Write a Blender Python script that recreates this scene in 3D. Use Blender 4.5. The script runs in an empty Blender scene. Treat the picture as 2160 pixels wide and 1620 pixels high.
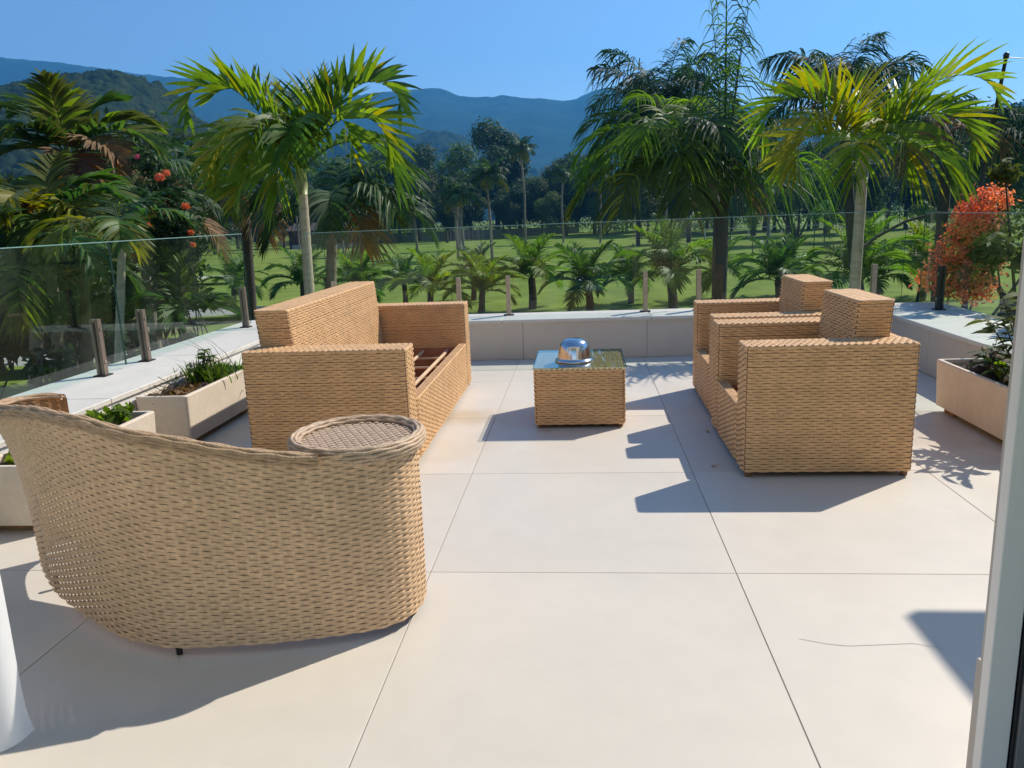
import bpy, math, random
import numpy as np
from mathutils import Matrix, Vector

# ------------------------------------------------------------------ camera, sky, sun, exposure
scene = bpy.context.scene
R = math.radians
PITCH, ROLL, YAW, FPX = 0.2142, -0.039, -0.0956, 1625.84
CAM = Vector((0.6278, -2.8182, 1.382))
fw = Vector((math.sin(YAW), math.cos(YAW), 0)); rt = Vector((math.cos(YAW), -math.sin(YAW), 0)); up = Vector((0, 0, 1))
fw2 = fw * math.cos(PITCH) - up * math.sin(PITCH); up2 = up * math.cos(PITCH) + fw * math.sin(PITCH)
r3 = rt * math.cos(ROLL) + up2 * math.sin(ROLL); u3 = -rt * math.sin(ROLL) + up2 * math.cos(ROLL)
cam = bpy.data.cameras.new('camera')
cam.sensor_width = 36; cam.lens = 36 * FPX / 2160; cam.clip_start = .05; cam.clip_end = 9000
camo = bpy.data.objects.new('camera', cam); scene.collection.objects.link(camo)
M = Matrix((r3, u3, -fw2)).transposed().to_4x4(); M.translation = CAM
camo.matrix_world = M
scene.camera = camo

SUN = Vector((.84, .69, 1.0)).normalized()
ELEV = math.asin(SUN.z); AZ = math.atan2(SUN.x, SUN.y)
w = bpy.data.worlds.new('World'); scene.world = w; w.use_nodes = True
nt = w.node_tree; nt.nodes.clear()
sky = nt.nodes.new('ShaderNodeTexSky'); sky.sky_type = 'NISHITA'; sky.sun_disc = False
sky.sun_elevation = ELEV; sky.sun_rotation = AZ; sky.altitude = 1500; sky.air_density = 1.1; sky.dust_density = 0; sky.ozone_density = 5.0
bg = nt.nodes.new('ShaderNodeBackground'); bg.inputs[1].default_value = .128
wo = nt.nodes.new('ShaderNodeOutputWorld')
nt.links.new(sky.outputs[0], bg.inputs[0]); nt.links.new(bg.outputs[0], wo.inputs[0])
sl = bpy.data.lights.new('sun', 'SUN'); sl.energy = 5.0; sl.angle = R(.53); sl.color = (1, .93, .82)
so = bpy.data.objects.new('sun', sl); scene.collection.objects.link(so)
so.rotation_euler = SUN.to_track_quat('Z', 'Y').to_euler()
vs = scene.view_settings; vs.view_transform = 'Standard'; vs.look = 'None'; vs.exposure = .36; vs.gamma = 1; vs.use_curve_mapping = False
scene.cycles.max_bounces = 8; scene.cycles.transparent_max_bounces = 24
scene.cycles.diffuse_bounces = 3; scene.cycles.volume_bounces = 0
scene.cycles.use_denoising = True
scene.cycles.caustics_reflective = False; scene.cycles.caustics_refractive = False

# ------------------------------------------------------------------ helpers
C = scene.collection
rng = np.random.default_rng(7); random.seed(7)

class MB:
    def __init__(s): s.v = []; s.f = []; s.n = 0; s.fm = []
    def add(s, V, F, mi=0):
        V = np.asarray(V, float).reshape(-1, 3)
        s.v.append(V); F = [tuple(int(i) + s.n for i in f) for f in F] if not isinstance(F, np.ndarray) else F + s.n
        s.f.append(F); s.n += len(V); s.fm += [mi] * len(F); return s
    def mesh(s, name, mats, smooth=False):
        me = bpy.data.meshes.new(name)
        V = np.concatenate(s.v) if s.v else np.zeros((0, 3))
        if all(isinstance(f, np.ndarray) for f in s.f) and len({f.shape[1] for f in s.f}) == 1:
            F = np.concatenate(s.f); k = F.shape[1]; nF = len(F)
            me.vertices.add(len(V)); me.vertices.foreach_set('co', V.astype(np.float32).ravel())
            me.loops.add(nF * k); me.loops.foreach_set('vertex_index', F.astype(np.int32).ravel())
            me.polygons.add(nF); me.polygons.foreach_set('loop_start', np.arange(0, nF * k, k, dtype=np.int32))
            me.update(calc_edges=True); me.validate()
        else:
            fl = []
            for f in s.f: fl += [tuple(map(int, q)) for q in f]
            me.from_pydata(V.tolist(), [], fl); me.update()
        if not isinstance(mats, (list, tuple)): mats = [mats]
        for m in mats: me.materials.append(m)
        if len(mats) > 1: me.polygons.foreach_set('material_index', np.array(s.fm, dtype=np.int32))
        if smooth: me.polygons.foreach_set('use_smooth', np.ones(len(me.polygons), dtype=bool))
        return me
    def build(s, name, mats, parent=None, smooth=False, **kw):
        return put(name, s.mesh(name, mats, smooth), parent, **kw)

def put(name, me, parent=None, loc=None, rz=0, kind=None):
    o = bpy.data.objects.new(name, me); C.objects.link(o)
    if parent: o.parent = parent
    if loc is not None: o.location = loc
    if rz: o.rotation_euler.z = rz
    if kind: o['kind'] = kind
    return o
def empty(name, loc=(0, 0, 0), rz=0):
    return put(name, None, None, loc, rz)
def tag(o, label, cat, group=None):
    o['label'] = label; o['category'] = cat
    if group: o['group'] = group
    return o
def struct(o): o['kind'] = 'structure'; return o
def kids(o): return [c for c in bpy.data.objects if c.parent == o]
def copy_tree(o, loc=None, rz=None, label=None, group=None, parent=None):
    c = o.copy(); C.objects.link(c)
    if parent: c.parent = parent
    if loc is not None: c.location = loc
    if rz is not None: c.rotation_euler.z = rz
    if label: c['label'] = label
    if group: c['group'] = group
    for ch in kids(o): copy_tree(ch, parent=c)
    return c

BOXF = [(0, 3, 2, 1), (4, 5, 6, 7), (0, 1, 5, 4), (1, 2, 6, 5), (2, 3, 7, 6), (3, 0, 4, 7)]
def box(mb, x0, x1, y0, y1, z0, z1, mi=0):
    return mb.add([(x0, y0, z0), (x1, y0, z0), (x1, y1, z0), (x0, y1, z0), (x0, y0, z1), (x1, y0, z1), (x1, y1, z1), (x0, y1, z1)], BOXF, mi)
def cbox(mb, x0, x1, y0, y1, z0, z1, b=.004, mi=0):
    """box with chamfered vertical edges and top edge"""
    def ring(e, z): 
        a0, a1, c0, c1 = x0 + e, x1 - e, y0 + e, y1 - e
        return [(a0 + b, c0, z), (a1 - b, c0, z), (a1, c0 + b, z), (a1, c1 - b, z), (a1 - b, c1, z), (a0 + b, c1, z), (a0, c1 - b, z), (a0, c0 + b, z)]
    V = ring(0, z0) + ring(0, z1 - b) + ring(b, z1)
    F = [tuple(range(7, -1, -1))] + [(i + k * 8, (i + 1) % 8 + k * 8, (i + 1) % 8 + k * 8 + 8, i + k * 8 + 8) for k in (0, 1) for i in range(8)] + [tuple(range(16, 24))]
    return mb.add(V, F, mi)
def tube(mb, P, r, n=6, mi=0, closed=False, cap=True):
    P = np.asarray(P, float); m = len(P); r = np.broadcast_to(np.asarray(r, float), (m,))
    T = np.gradient(P, axis=0) if not closed else np.roll(P, -1, 0) - np.roll(P, 1, 0)
    T /= np.linalg.norm(T, axis=1)[:, None] + 1e-9
    ref = np.array([0, 0, 1.]) if abs(T[:, 2]).mean() < .8 else np.array([1., 0, 0])
    A = np.cross(T, ref); A /= np.linalg.norm(A, axis=1)[:, None] + 1e-9; B = np.cross(T, A)
    a = np.linspace(0, 2 * np.pi, n, endpoint=False)
    V = P[:, None] + r[:, None, None] * (np.cos(a)[None, :, None] * A[:, None] + np.sin(a)[None, :, None] * B[:, None])
    F = []
    for i in range(m if closed else m - 1):
        j = (i + 1) % m
        for k in range(n): F.append((i * n + k, i * n + (k + 1) % n, j * n + (k + 1) % n, j * n + k))
    if cap and not closed: F += [tuple(range(n)), tuple(range((m - 1) * n + n - 1, (m - 1) * n - 1, -1))]
    return mb.add(V.reshape(-1, 3), F, mi)
def lathe(mb, prof, n=32, c=(0, 0, 0), mi=0):
    a = np.linspace(0, 2 * np.pi, n, endpoint=False)
    V = np.array([[(c[0] + r * math.cos(t), c[1] + r * math.sin(t), c[2] + z) for t in a] for r, z in prof]).reshape(-1, 3)
    F = [(i * n + k, i * n + (k + 1) % n, (i + 1) * n + (k + 1) % n, (i + 1) * n + k) for i in range(len(prof) - 1) for k in range(n)]
    return mb.add(V, F, mi)

# ------------------------------------------------------------------ materials
def mat(name, col, rough=.6, var=.1, scale=8, bump=0, bscale=60, metal=0, col2=None, spec=.5, objvar=0, transl=0, fine=0, stretch=None):
    m = bpy.data.materials.new(name); m.use_nodes = True; t = m.node_tree; N = t.nodes; L = t.links
    b = N['Principled BSDF']; b.inputs['Roughness'].default_value = rough; b.inputs['Metallic'].default_value = metal
    b.inputs['Specular IOR Level'].default_value = spec
    tc = N.new('ShaderNodeTexCoord'); src = tc.outputs['Object']
    if stretch:
        mp = N.new('ShaderNodeMapping'); mp.inputs['Scale'].default_value = stretch; L.new(src, mp.inputs[0]); src = mp.outputs[0]
    no = N.new('ShaderNodeTexNoise'); no.inputs['Scale'].default_value = scale; no.inputs['Detail'].default_value = 6; no.inputs['Roughness'].default_value = .6
    L.new(src, no.inputs['Vector'])
    mr = N.new('ShaderNodeMapRange'); mr.inputs[1].default_value = .3; mr.inputs[2].default_value = .7; L.new(no.outputs[0], mr.inputs[0])
    mx = N.new('ShaderNodeMix'); mx.data_type = 'RGBA'
    c2 = col2 or tuple(min(1, c * (1 + var)) for c in col); c1 = col if col2 else tuple(c * (1 - var) for c in col)
    mx.inputs[6].default_value = (*c1, 1); mx.inputs[7].default_value = (*c2, 1); L.new(mr.outputs[0], mx.inputs[0])
    out = mx.outputs[2]
    if fine:
        n2 = N.new('ShaderNodeTexNoise'); n2.inputs['Scale'].default_value = scale * 9; L.new(src, n2.inputs['Vector'])
        m2 = N.new('ShaderNodeMapRange'); m2.inputs[1].default_value = .25; m2.inputs[2].default_value = .75; m2.inputs[3].default_value = 1 - fine; m2.inputs[4].default_value = 1 + fine
        L.new(n2.outputs[0], m2.inputs[0])
        h = N.new('ShaderNodeHueSaturation'); L.new(m2.outputs[0], h.inputs['Value']); L.new(out, h.inputs['Color']); out = h.outputs[0]
    if objvar:
        oi = N.new('ShaderNodeObjectInfo'); h = N.new('ShaderNodeHueSaturation')
        v = N.new('ShaderNodeMapRange'); v.inputs[3].default_value = 1 - objvar; v.inputs[4].default_value = 1 + objvar; L.new(oi.outputs['Random'], v.inputs[0]); L.new(v.outputs[0], h.inputs['Value'])
        v2 = N.new('ShaderNodeMapRange'); v2.inputs[3].default_value = .5 - objvar * .06; v2.inputs[4].default_value = .5 + objvar * .05
        mo = N.new('ShaderNodeMath'); mo.operation = 'FRACT'; mu = N.new('ShaderNodeMath'); mu.operation = 'MULTIPLY'; mu.inputs[1].default_value = 7.31
        L.new(oi.outputs['Random'], mu.inputs[0]); L.new(mu.outputs[0], mo.inputs[0]); L.new(mo.outputs[0], v2.inputs[0]); L.new(v2.outputs[0], h.inputs['Hue'])
        L.new(out, h.inputs['Color']); out = h.outputs[0]
    L.new(out, b.inputs['Base Color'])
    if bump:
        nb = N.new('ShaderNodeTexNoise'); nb.inputs['Scale'].default_value = bscale; nb.inputs['Detail'].default_value = 5; L.new(src, nb.inputs['Vector'])
        bp = N.new('ShaderNodeBump'); bp.inputs['Strength'].default_value = bump; bp.inputs['Distance'].default_value = .02
        L.new(nb.outputs[0], bp.inputs['Height']); L.new(bp.outputs[0], b.inputs['Normal'])
    if transl:
        tr = N.new('ShaderNodeBsdfTranslucent'); hs = N.new('ShaderNodeHueSaturation'); hs.inputs['Hue'].default_value = .505; hs.inputs['Saturation'].default_value = 1.1; hs.inputs['Value'].default_value = 2.1
        L.new(out, hs.inputs['Color']); L.new(hs.outputs[0], tr.inputs[0])
        ms = N.new('ShaderNodeMixShader'); ms.inputs[0].default_value = transl
        L.new(b.outputs[0], ms.inputs[1]); L.new(tr.outputs[0], ms.inputs[2]); L.new(ms.outputs[0], N['Material Output'].inputs[0])
    return m

def glass_mat(name, tint, tr_mix):
    m = bpy.data.materials.new(name); m.use_nodes = True; t = m.node_tree; N = t.nodes; L = t.links; N.clear()
    o = N.new('ShaderNodeOutputMaterial'); tr = N.new('ShaderNodeBsdfTransparent'); tr.inputs[0].default_value = (*tint, 1)
    gl = N.new('ShaderNodeBsdfGlossy'); gl.inputs['Roughness'].default_value = .02; gl.inputs[0].default_value = (.95, 1, .98, 1)
    fr = N.new('ShaderNodeFresnel'); fr.inputs[0].default_value = 1.5
    mu = N.new('ShaderNodeMath'); mu.operation = 'MULTIPLY'; mu.inputs[1].default_value = tr_mix
    gm = N.new('ShaderNodeNewGeometry'); iv = N.new('ShaderNodeMath'); iv.operation = 'SUBTRACT'; iv.inputs[0].default_value = 1; L.new(gm.outputs['Backfacing'], iv.inputs[1])
    m0 = N.new('ShaderNodeMath'); m0.operation = 'MULTIPLY'; L.new(fr.outputs[0], m0.inputs[0]); L.new(iv.outputs[0], m0.inputs[1]); L.new(m0.outputs[0], mu.inputs[0])
    df = N.new('ShaderNodeBsdfDiffuse'); df.inputs[0].default_value = (.75, .85, .82, 1)
    nz = N.new('ShaderNodeTexNoise'); nz.inputs['Scale'].default_value = 2.2; nz.inputs['Detail'].default_value = 8
    tc = N.new('ShaderNodeTexCoord'); mp = N.new('ShaderNodeMapping'); mp.inputs['Scale'].default_value = (1, 1, .35); L.new(tc.outputs['Object'], mp.inputs[0]); L.new(mp.outputs[0], nz.inputs['Vector'])
    mr = N.new('ShaderNodeMapRange'); mr.inputs[1].default_value = .45; mr.inputs[2].default_value = .8; mr.inputs[3].default_value = .001; mr.inputs[4].default_value = .012; L.new(nz.outputs[0], mr.inputs[0])
    ma = N.new('ShaderNodeMixShader'); mb_ = N.new('ShaderNodeMixShader')
    L.new(mr.outputs[0], ma.inputs[0]); L.new(tr.outputs[0], ma.inputs[1]); L.new(df.outputs[0], ma.inputs[2])
    L.new(mu.outputs[0], mb_.inputs[0]); L.new(ma.outputs[0], mb_.inputs[1]); L.new(gl.outputs[0], mb_.inputs[2]); L.new(mb_.outputs[0], o.inputs[0])
    return m

def tile_mat():
    m = mat('porcelain_tile', (.645, .585, .50), .42, .05, 1.1, 0, objvar=.03, fine=.02)
    t = m.node_tree; N = t.nodes; L = t.links; b = N['Principled BSDF']
    src = b.inputs['Base Color'].links[0].from_socket
    g = N.new('ShaderNodeNewGeometry')
    # rust coloured run-off stain beside the sofa, and faint scuffs: marks on the tiles, in world position
    def blob(cx, cy, sx, sy, amt):
        s = N.new('ShaderNodeVectorMath'); s.operation = 'SUBTRACT'; s.inputs[1].default_value = (cx, cy, 0); L.new(g.outputs['Position'], s.inputs[0])
        d = N.new('ShaderNodeVectorMath'); d.operation = 'MULTIPLY'; d.inputs[1].default_value = (1 / sx, 1 / sy, 0); L.new(s.outputs[0], d.inputs[0])
        ln = N.new('ShaderNodeVectorMath'); ln.operation = 'LENGTH'; L.new(d.outputs[0], ln.inputs[0])
        n = N.new('ShaderNodeTexNoise'); n.inputs['Scale'].default_value = 5; n.inputs['Detail'].default_value = 7; L.new(g.outputs['Position'], n.inputs['Vector'])
        a = N.new('ShaderNodeMath'); a.operation = 'MULTIPLY_ADD'; a.inputs[1].default_value = 1.2; a.inputs[2].default_value = -.6; L.new(n.outputs[0], a.inputs[0])
        ad = N.new('ShaderNodeMath'); ad.operation = 'ADD'; L.new(ln.outputs['Value'], ad.inputs[0]); L.new(a.outputs[0], ad.inputs[1])
        r = N.new('ShaderNodeMapRange'); r.interpolation_type = 'SMOOTHSTEP'; r.inputs[1].default_value = 1; r.inputs[2].default_value = .2; r.inputs[3].default_value = 0; r.inputs[4].default_value = amt
        L.new(ad.outputs[0], r.inputs[0]); return r.outputs[0]
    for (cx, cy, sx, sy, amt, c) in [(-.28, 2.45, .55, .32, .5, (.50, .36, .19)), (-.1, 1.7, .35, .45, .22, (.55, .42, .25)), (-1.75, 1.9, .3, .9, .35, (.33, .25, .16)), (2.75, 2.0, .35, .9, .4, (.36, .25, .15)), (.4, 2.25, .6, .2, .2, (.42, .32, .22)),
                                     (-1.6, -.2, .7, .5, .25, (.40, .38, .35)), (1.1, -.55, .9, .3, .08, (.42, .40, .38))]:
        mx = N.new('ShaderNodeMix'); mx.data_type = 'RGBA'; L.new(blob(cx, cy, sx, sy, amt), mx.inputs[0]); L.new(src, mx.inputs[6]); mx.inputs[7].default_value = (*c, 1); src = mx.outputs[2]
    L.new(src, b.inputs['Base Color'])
    nz = N.new('ShaderNodeTexNoise'); nz.inputs['Scale'].default_value = 3; nz.inputs['Detail'].default_value = 8; L.new(g.outputs['Position'], nz.inputs['Vector'])
    r = N.new('ShaderNodeMapRange'); r.inputs[3].default_value = .33; r.inputs[4].default_value = .6; L.new(nz.outputs[0], r.inputs[0]); L.new(r.outputs[0], b.inputs['Roughness'])
    return m

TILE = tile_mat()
GROUT = mat('grout', (.66, .61, .53), .9)
STONE = mat('coping_stone', (.64, .60, .53), .6, .06, 4, .05, 90, objvar=.03, fine=.05)
PLASTER = mat('wall_render', (.66, .65, .62), .8, .05, 2.5, .08, 120, fine=.04)
WALLTILE = mat('wall_tile', (.58, .51, .42), .5, .05, 2, 0, objvar=.02, fine=.02)
SLAB = mat('slab_side', (.5, .48, .45), .9)
GLASS = glass_mat('clear_glass', (.93, .975, .955), .9)
EDGET = mat('glass_top_edge', (.22, .36, .32), .2, .1, spec=.5)
EDGE = mat('glass_edge', (.035, .085, .07), .2, .1, spec=.4)
TABLEGLASS = glass_mat('table_glass', (.87, .94, .915), 1.6)
STEEL = mat('brushed_steel', (.55, .50, .44), .3, .1, 20, metal=.9)
POSTM = mat('bronze_post', (.42, .33, .24), .42, .12, 20, metal=.35)
BLACKM = mat('black_metal', (.012, .012, .014), .4)
CHROME = mat('polished_bowl_steel', (.66, .66, .67), .17, .03, 12, metal=1)
WICK = mat('wicker_strand', (.69, .415, .20), .5, .14, 10, .1, 200, fine=.2, spec=.35)
WICKT = mat('tub_wicker_strand', (.68, .45, .26), .55, .08, 7, .1, 200, fine=.22, spec=.3)
WICKD = mat('wicker_backing', (.20, .105, .05), .8, .2, 30)  # dark brown puts shade into the weave gaps; feet and tray base share it
RIM = mat('rim_cord', (.43, .285, .165), .6, .25, 40, .3, 150, fine=.3)
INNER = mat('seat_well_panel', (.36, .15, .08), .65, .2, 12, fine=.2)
ROD = mat('seat_rod', (.70, .50, .32), .45, .1)
PLANTER = mat('planter_concrete', (.66, .56, .44), .8, .07, 3, .1, 80, fine=.05)
SOIL = mat('soil', (.055, .035, .022), 1, .5, 30, 1, 40)
WOOD = mat('planter_plinth', (.30, .16, .07), .8, .3, 12)
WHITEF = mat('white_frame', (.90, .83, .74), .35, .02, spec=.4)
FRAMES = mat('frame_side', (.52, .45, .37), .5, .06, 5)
CURT = mat('white_fabric', (.92, .92, .91), .9, .02, 20, transl=.4)
for n_ in CURT.node_tree.nodes:
    if n_.type == 'HUE_SAT': n_.inputs['Value'].default_value = 1.0; n_.inputs['Saturation'].default_value = 1; n_.inputs['Hue'].default_value = .5
# foliage
G_LIME = mat('leaf_lime', (.12, .18, .02), .5, .3, 3, objvar=.2, transl=.48, spec=.3, fine=.15)
G_YEL = mat('leaf_yellow', (.22, .21, .02), .42, .3, 3, objvar=.15, transl=.4, fine=.15)
G_MID = mat('leaf_mid', (.05, .105, .018), .5, .35, 3, objvar=.25, transl=.33, spec=.3, fine=.15)
G_BRT = mat('leaf_fresh', (.09, .155, .02), .5, .3, 3, objvar=.2, transl=.48, spec=.3, fine=.15)
G_DEEP = mat('leaf_deep', (.028, .062, .02), .6, .35, 2, objvar=.25, transl=.25, spec=.3, fine=.2)
G_OLIVE = mat('leaf_olive', (.075, .092, .02), .65, .35, 2, spec=.15, objvar=.22, transl=.3, fine=.2)
G_BLUE = mat('leaf_bluegreen', (.035, .068, .04), .65, .3, 2, spec=.12, objvar=.2, transl=.25, fine=.2)
G_BROWN = mat('leaf_dry', (.14, .075, .028), .7, .35, 3, objvar=.25, transl=.25, fine=.2)
G_ORANGE = mat('leaf_orange', (.26, .10, .018), .6, .35, 3, objvar=.2, transl=.35, fine=.2)
G_RED = mat('flower_red', (.55, .07, .03), .6, .3, 12, col2=(.62, .17, .05), transl=.3)
G_CORAL = mat('blossom_coral', (.64, .13, .11), .6, .3, 4, col2=(.60, .25, .10), transl=.4)
G_PINK = mat('flower_pink', (.5, .1, .2), .6, .2, 8, transl=.3)
G_CAN = mat('canopy_dark', (.032, .058, .014), .7, .4, .25, objvar=.3, transl=.28, fine=.3)
G_CAN2 = mat('canopy_green', (.062, .105, .02), .7, .4, .25, objvar=.3, transl=.3, fine=.3)
BARK = mat('palm_bark', (.20, .16, .115), .85, .3, 6, .4, 30, fine=.2)
BARKL = mat('palm_bark_pale', (.42, .35, .24), .7, .2, 5, .3, 25, fine=.15, stretch=(1, 1, 4))
BARKD = mat('bark_dark', (.055, .045, .035), .9, .3, 5, .5, 20)
SHAFT = mat('crownshaft', (.26, .27, .10), .45, .2, 4)

# ------------------------------------------------------------------ the ground far below, the hills
def ground_mat():
    m = mat('lawn_grass', (.135, .19, .026), .95, .3, .06, .6, 3, col2=(.185, .235, .045), fine=.28, spec=.1)
    return m
GZ = -3.0
mb = MB(); n = 60
ys = np.concatenate([np.linspace(-400, 0, 6), np.linspace(8, 260, 40), np.linspace(320, 3350, 14)])
xs = np.concatenate([np.linspace(-3300, -320, 8), np.linspace(-260, 260, 60), np.linspace(320, 3300, 8)])
X, Y = np.meshgrid(xs, ys)
Z = np.full_like(X, GZ) + np.where((Y > 20) & (Y < 240) & (abs(X) < 250), .35 * np.sin(X / 17 + 1) * np.sin(Y / 23) * np.clip((Y - 20) / 30, 0, 1), 0)
nx = len(xs); F = np.array([(j * nx + i, j * nx + i + 1, j * nx + nx + i + 1, j * nx + nx + i) for j in range(len(ys) - 1) for i in range(nx - 1)])
mb.add(np.stack([X, Y, Z], -1), F); struct(mb.build('lawn', ground_mat(), smooth=True))

def patch(name, pts, m, z, parent=None):
    """a flat sheet with a soft, uneven outline lying on the lawn"""
    P = np.array(pts, float); c = P.mean(0); k = len(P)
    V = [(c[0], c[1], z + .03)] + [(x, y, z) for x, y in P]
    return MB().add(V, [(0, 1 + i, 1 + (i + 1) % k) for i in range(k)]).build(name, m)
def ellipse(cx, cy, rx, ry, n=28, wob=.12, ang=0):
    o = []
    for i in range(n):
        t = 2 * math.pi * i / n; r = 1 + wob * math.sin(2 * t + cx) + wob * .6 * math.sin(3 * t + cy)
        x, y = rx * r * math.cos(t), ry * r * math.sin(t)
        o.append((cx + x * math.cos(ang) - y * math.sin(ang), cy + x * math.sin(ang) + y * math.cos(ang)))
    return o
SAND = mat('bunker_sand', (.46, .42, .32), 1, .1, 1)
PATHM = mat('path_gravel', (.30, .28, .25), 1, .15, 1, fine=.1)
DRY = mat('dry_turf', (.16, .14, .055), 1, .3, .4, fine=.2)
o = struct(patch('bunker_sand_bed', ellipse(-30.3, 58.5, 3.3, 2.0), SAND, GZ + .42))
o = struct(patch('sand_ground', ellipse(-55, 80, 8, 3.5), SAND, GZ + .42))
o = struct(patch('gravel_path', ellipse(-24, 31, 13, 2.1, 36, .05, .25), PATHM, GZ + .42))
o = struct(patch('stone_path', ellipse(-19, 20.0, 9, 1.1, 36, .05, .15), PATHM, GZ + .42))
o = struct(patch('dry_turf_ground', ellipse(-21, 25.8, 7, 2.2, 36, .08, .1), DRY, GZ + .43))

def ridge(name, prof, Yc, depth, m, amp, zb=GZ - .5, nx=160, ny=26, seed=1, back=.7):
    """terrain: a crest line following the profile, falling towards and away from the viewer in spurs"""
    g = np.random.default_rng(seed); P = np.array(prof, float)
    x = np.linspace(P[0, 0], P[-1, 0], nx); h = np.interp(x, P[:, 0], P[:, 1])
    t = np.concatenate([np.linspace(0, 1, ny), 1 + np.linspace(0, back, 5)[1:]])
    XX, T = np.meshgrid(x, t)
    H = np.interp(XX, P[:, 0], P[:, 1])
    s = np.where(T <= 1, np.clip(T, 0, 1) ** 1.25, np.clip(1 - (T - 1) / back, 0, 1))
    W = (P[-1, 0] - P[0, 0])
    sp = sum(math.pow(.55, k) * np.sin(XX / W * (14 * 1.9 ** k) + g.uniform(0, 6) + 2.2 * np.sin(T * 3 + k)) for k in range(5))
    Z = zb + (H - zb) * s + amp * sp * np.clip(T * (1 - T) * 4, 0, 1)
    nz = g.normal(0, 1, Z.shape) * amp * .10 * np.clip(T * 4, 0, 1); nz[T > .97] *= .35; Z = Z + nz
    YY = Yc - depth + T * depth + (depth * .06) * np.sin(XX / W * 9)
    k = len(x); F = np.array([(j * k + i, j * k + i + 1, j * k + k + i + 1, j * k + k + i) for j in range(len(t) - 1) for i in range(k - 1)])
    mb = MB().add(np.stack([XX, YY, Z], -1), F)
    return struct(mb.build(name, m, smooth=True))
RIDGEM = mat('mountain_forest', (.022, .040, .03), 1, .4, .012, .8, .05, fine=.3, spec=0)
ridge('far_mountain', [(-3100, 560), (-2600, 600), (-2200, 590), (-1931, 585), (-1832, 568), (-1717, 554), (-1603, 533), (-1522, 519), (-1409, 494), (-1345, 486), (-1151, 461), (-1025, 437), (-867, 407), (-709, 397), (-551, 404), (-457, 408), (-419, 400), (-381, 381), (-330, 376), (-274, 375), (-240, 379), (-182, 368), (-122, 364), (-31, 353), (0, 362), (29, 376), (62, 386), (118, 384), (267, 360), (559, 315), (848, 280), (1060, 261), (1185, 264), (1267, 275), (1349, 285), (1600, 330), (2200, 360), (3100, 330)], 2600, 1300, RIDGEM, 26, nx=420, ny=40, seed=3)

def canopy_hill(name, prof, Yc, depth, m, step, rad, seed, xr=None):
    """a wooded hill: terrain whose surface is heaped with the rounded tops of its trees"""
    g = np.random.default_rng(seed); P = np.array(prof, float)
    x = np.arange(P[0, 0], P[-1, 0], step); y = np.arange(Yc - depth, Yc + depth * .5, step)
    X, Y = np.meshgrid(x, y); H = np.interp(X, P[:, 0], P[:, 1]); T = (Y - (Yc - depth)) / depth
    s = np.where(T <= 1, np.sin(np.clip(T, 0, 1) * np.pi / 2), np.clip(1 - (T - 1) * 1.4, 0, 1))
    Z = GZ + (H - GZ - rad) * s + rad * .8 * np.sin(X / (rad * 5)) * np.sin(Y / (rad * 4)) * np.clip(1 - abs(T - .5) * 2, 0, 1)
    top = np.zeros_like(Z)
    nb = int(len(x) * len(y) * step * step / (rad * rad * 1.3))
    for _ in range(nb):
        cx, cy, r = g.uniform(x[0], x[-1]), g.uniform(y[0], y[-1]), rad * g.uniform(.55, 1.3)
        i0, i1 = np.searchsorted(x, [cx - r, cx + r]); j0, j1 = np.searchsorted(y, [cy - r, cy + r])
        if i1 <= i0 or j1 <= j0: continue
        d = 1 - ((X[j0:j1, i0:i1] - cx) ** 2 + (Y[j0:j1, i0:i1] - cy) ** 2) / (r * r)
        np.maximum(top[j0:j1, i0:i1], np.sqrt(np.clip(d, 0, 1)) * r * 1.15, out=top[j0:j1, i0:i1])
    Z = Z + top * (.75 + .35 * np.sin(X / 17 + 2 * np.sin(Y / 25)) * np.sin(Y / 13 + X / 33)) + g.normal(0, rad * .13, Z.shape)
    k = len(x); jj, ii = np.meshgrid(np.arange(len(y) - 1), np.arange(k - 1), indexing='ij'); b = (jj * k + ii).ravel()
    F = np.stack([b, b + 1, b + k + 1, b + k], 1)
    return struct(MB().add(np.stack([X, Y, Z], -1), F).build(name, m, smooth=False))
HILLM = mat('hill_forest', (.016, .026, .012), 1, .5, .05, 0, fine=.45, spec=0, col2=(.034, .047, .018))
canopy_hill('wooded_hill', [(.63 + (x - .63) * 1.15, 1.4 + (z - 1.4) * 1.15) for x, z in [(-560, 60), (-480, 70), (-403, 74), (-316, 77), (-288, 79), (-268, 81), (-254, 83), (-238, 83), (-223, 78), (-211, 68), (-202, 58), (-189, 53), (-174, 45), (-159, 30), (-139, 8), (-125, -3)]], 483, 195, HILLM, 1.05, 3.3, 5)
canopy_hill('far_wooded_hill', [(.63 + (x - .63) * 2, 1.4 + (z - 1.4) * 2) for x, z in [(-330, 30), (-270, 42), (-212, 54), (-181, 62), (-151, 64), (-121, 66), (-100, 66), (-85, 62), (-75, 56), (-57, 45), (-36, 34), (27, 22), (80, 14), (180, 12), (300, 16), (420, 20)]], 1203, 260, HILLM, 3.2, 8, 9)

# ------------------------------------------------------------------ haze
mb = MB(); box(mb, -3400, 3400, -500, 3450, -5.2, 655)
hz = bpy.data.materials.new('air_haze'); hz.use_nodes = True; t = hz.node_tree; t.nodes.clear()
ho = t.nodes.new('ShaderNodeOutputMaterial'); hv = t.nodes.new('ShaderNodeVolumePrincipled')
hv.inputs['Color'].default_value = (.10, .47, 1, 1); hv.inputs['Density'].default_value = .00027; hv.inputs['Anisotropy'].default_value = .3
t.links.new(hv.outputs[0], ho.inputs['Volume'])
mb.build('haze', hz, kind='stuff')

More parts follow.
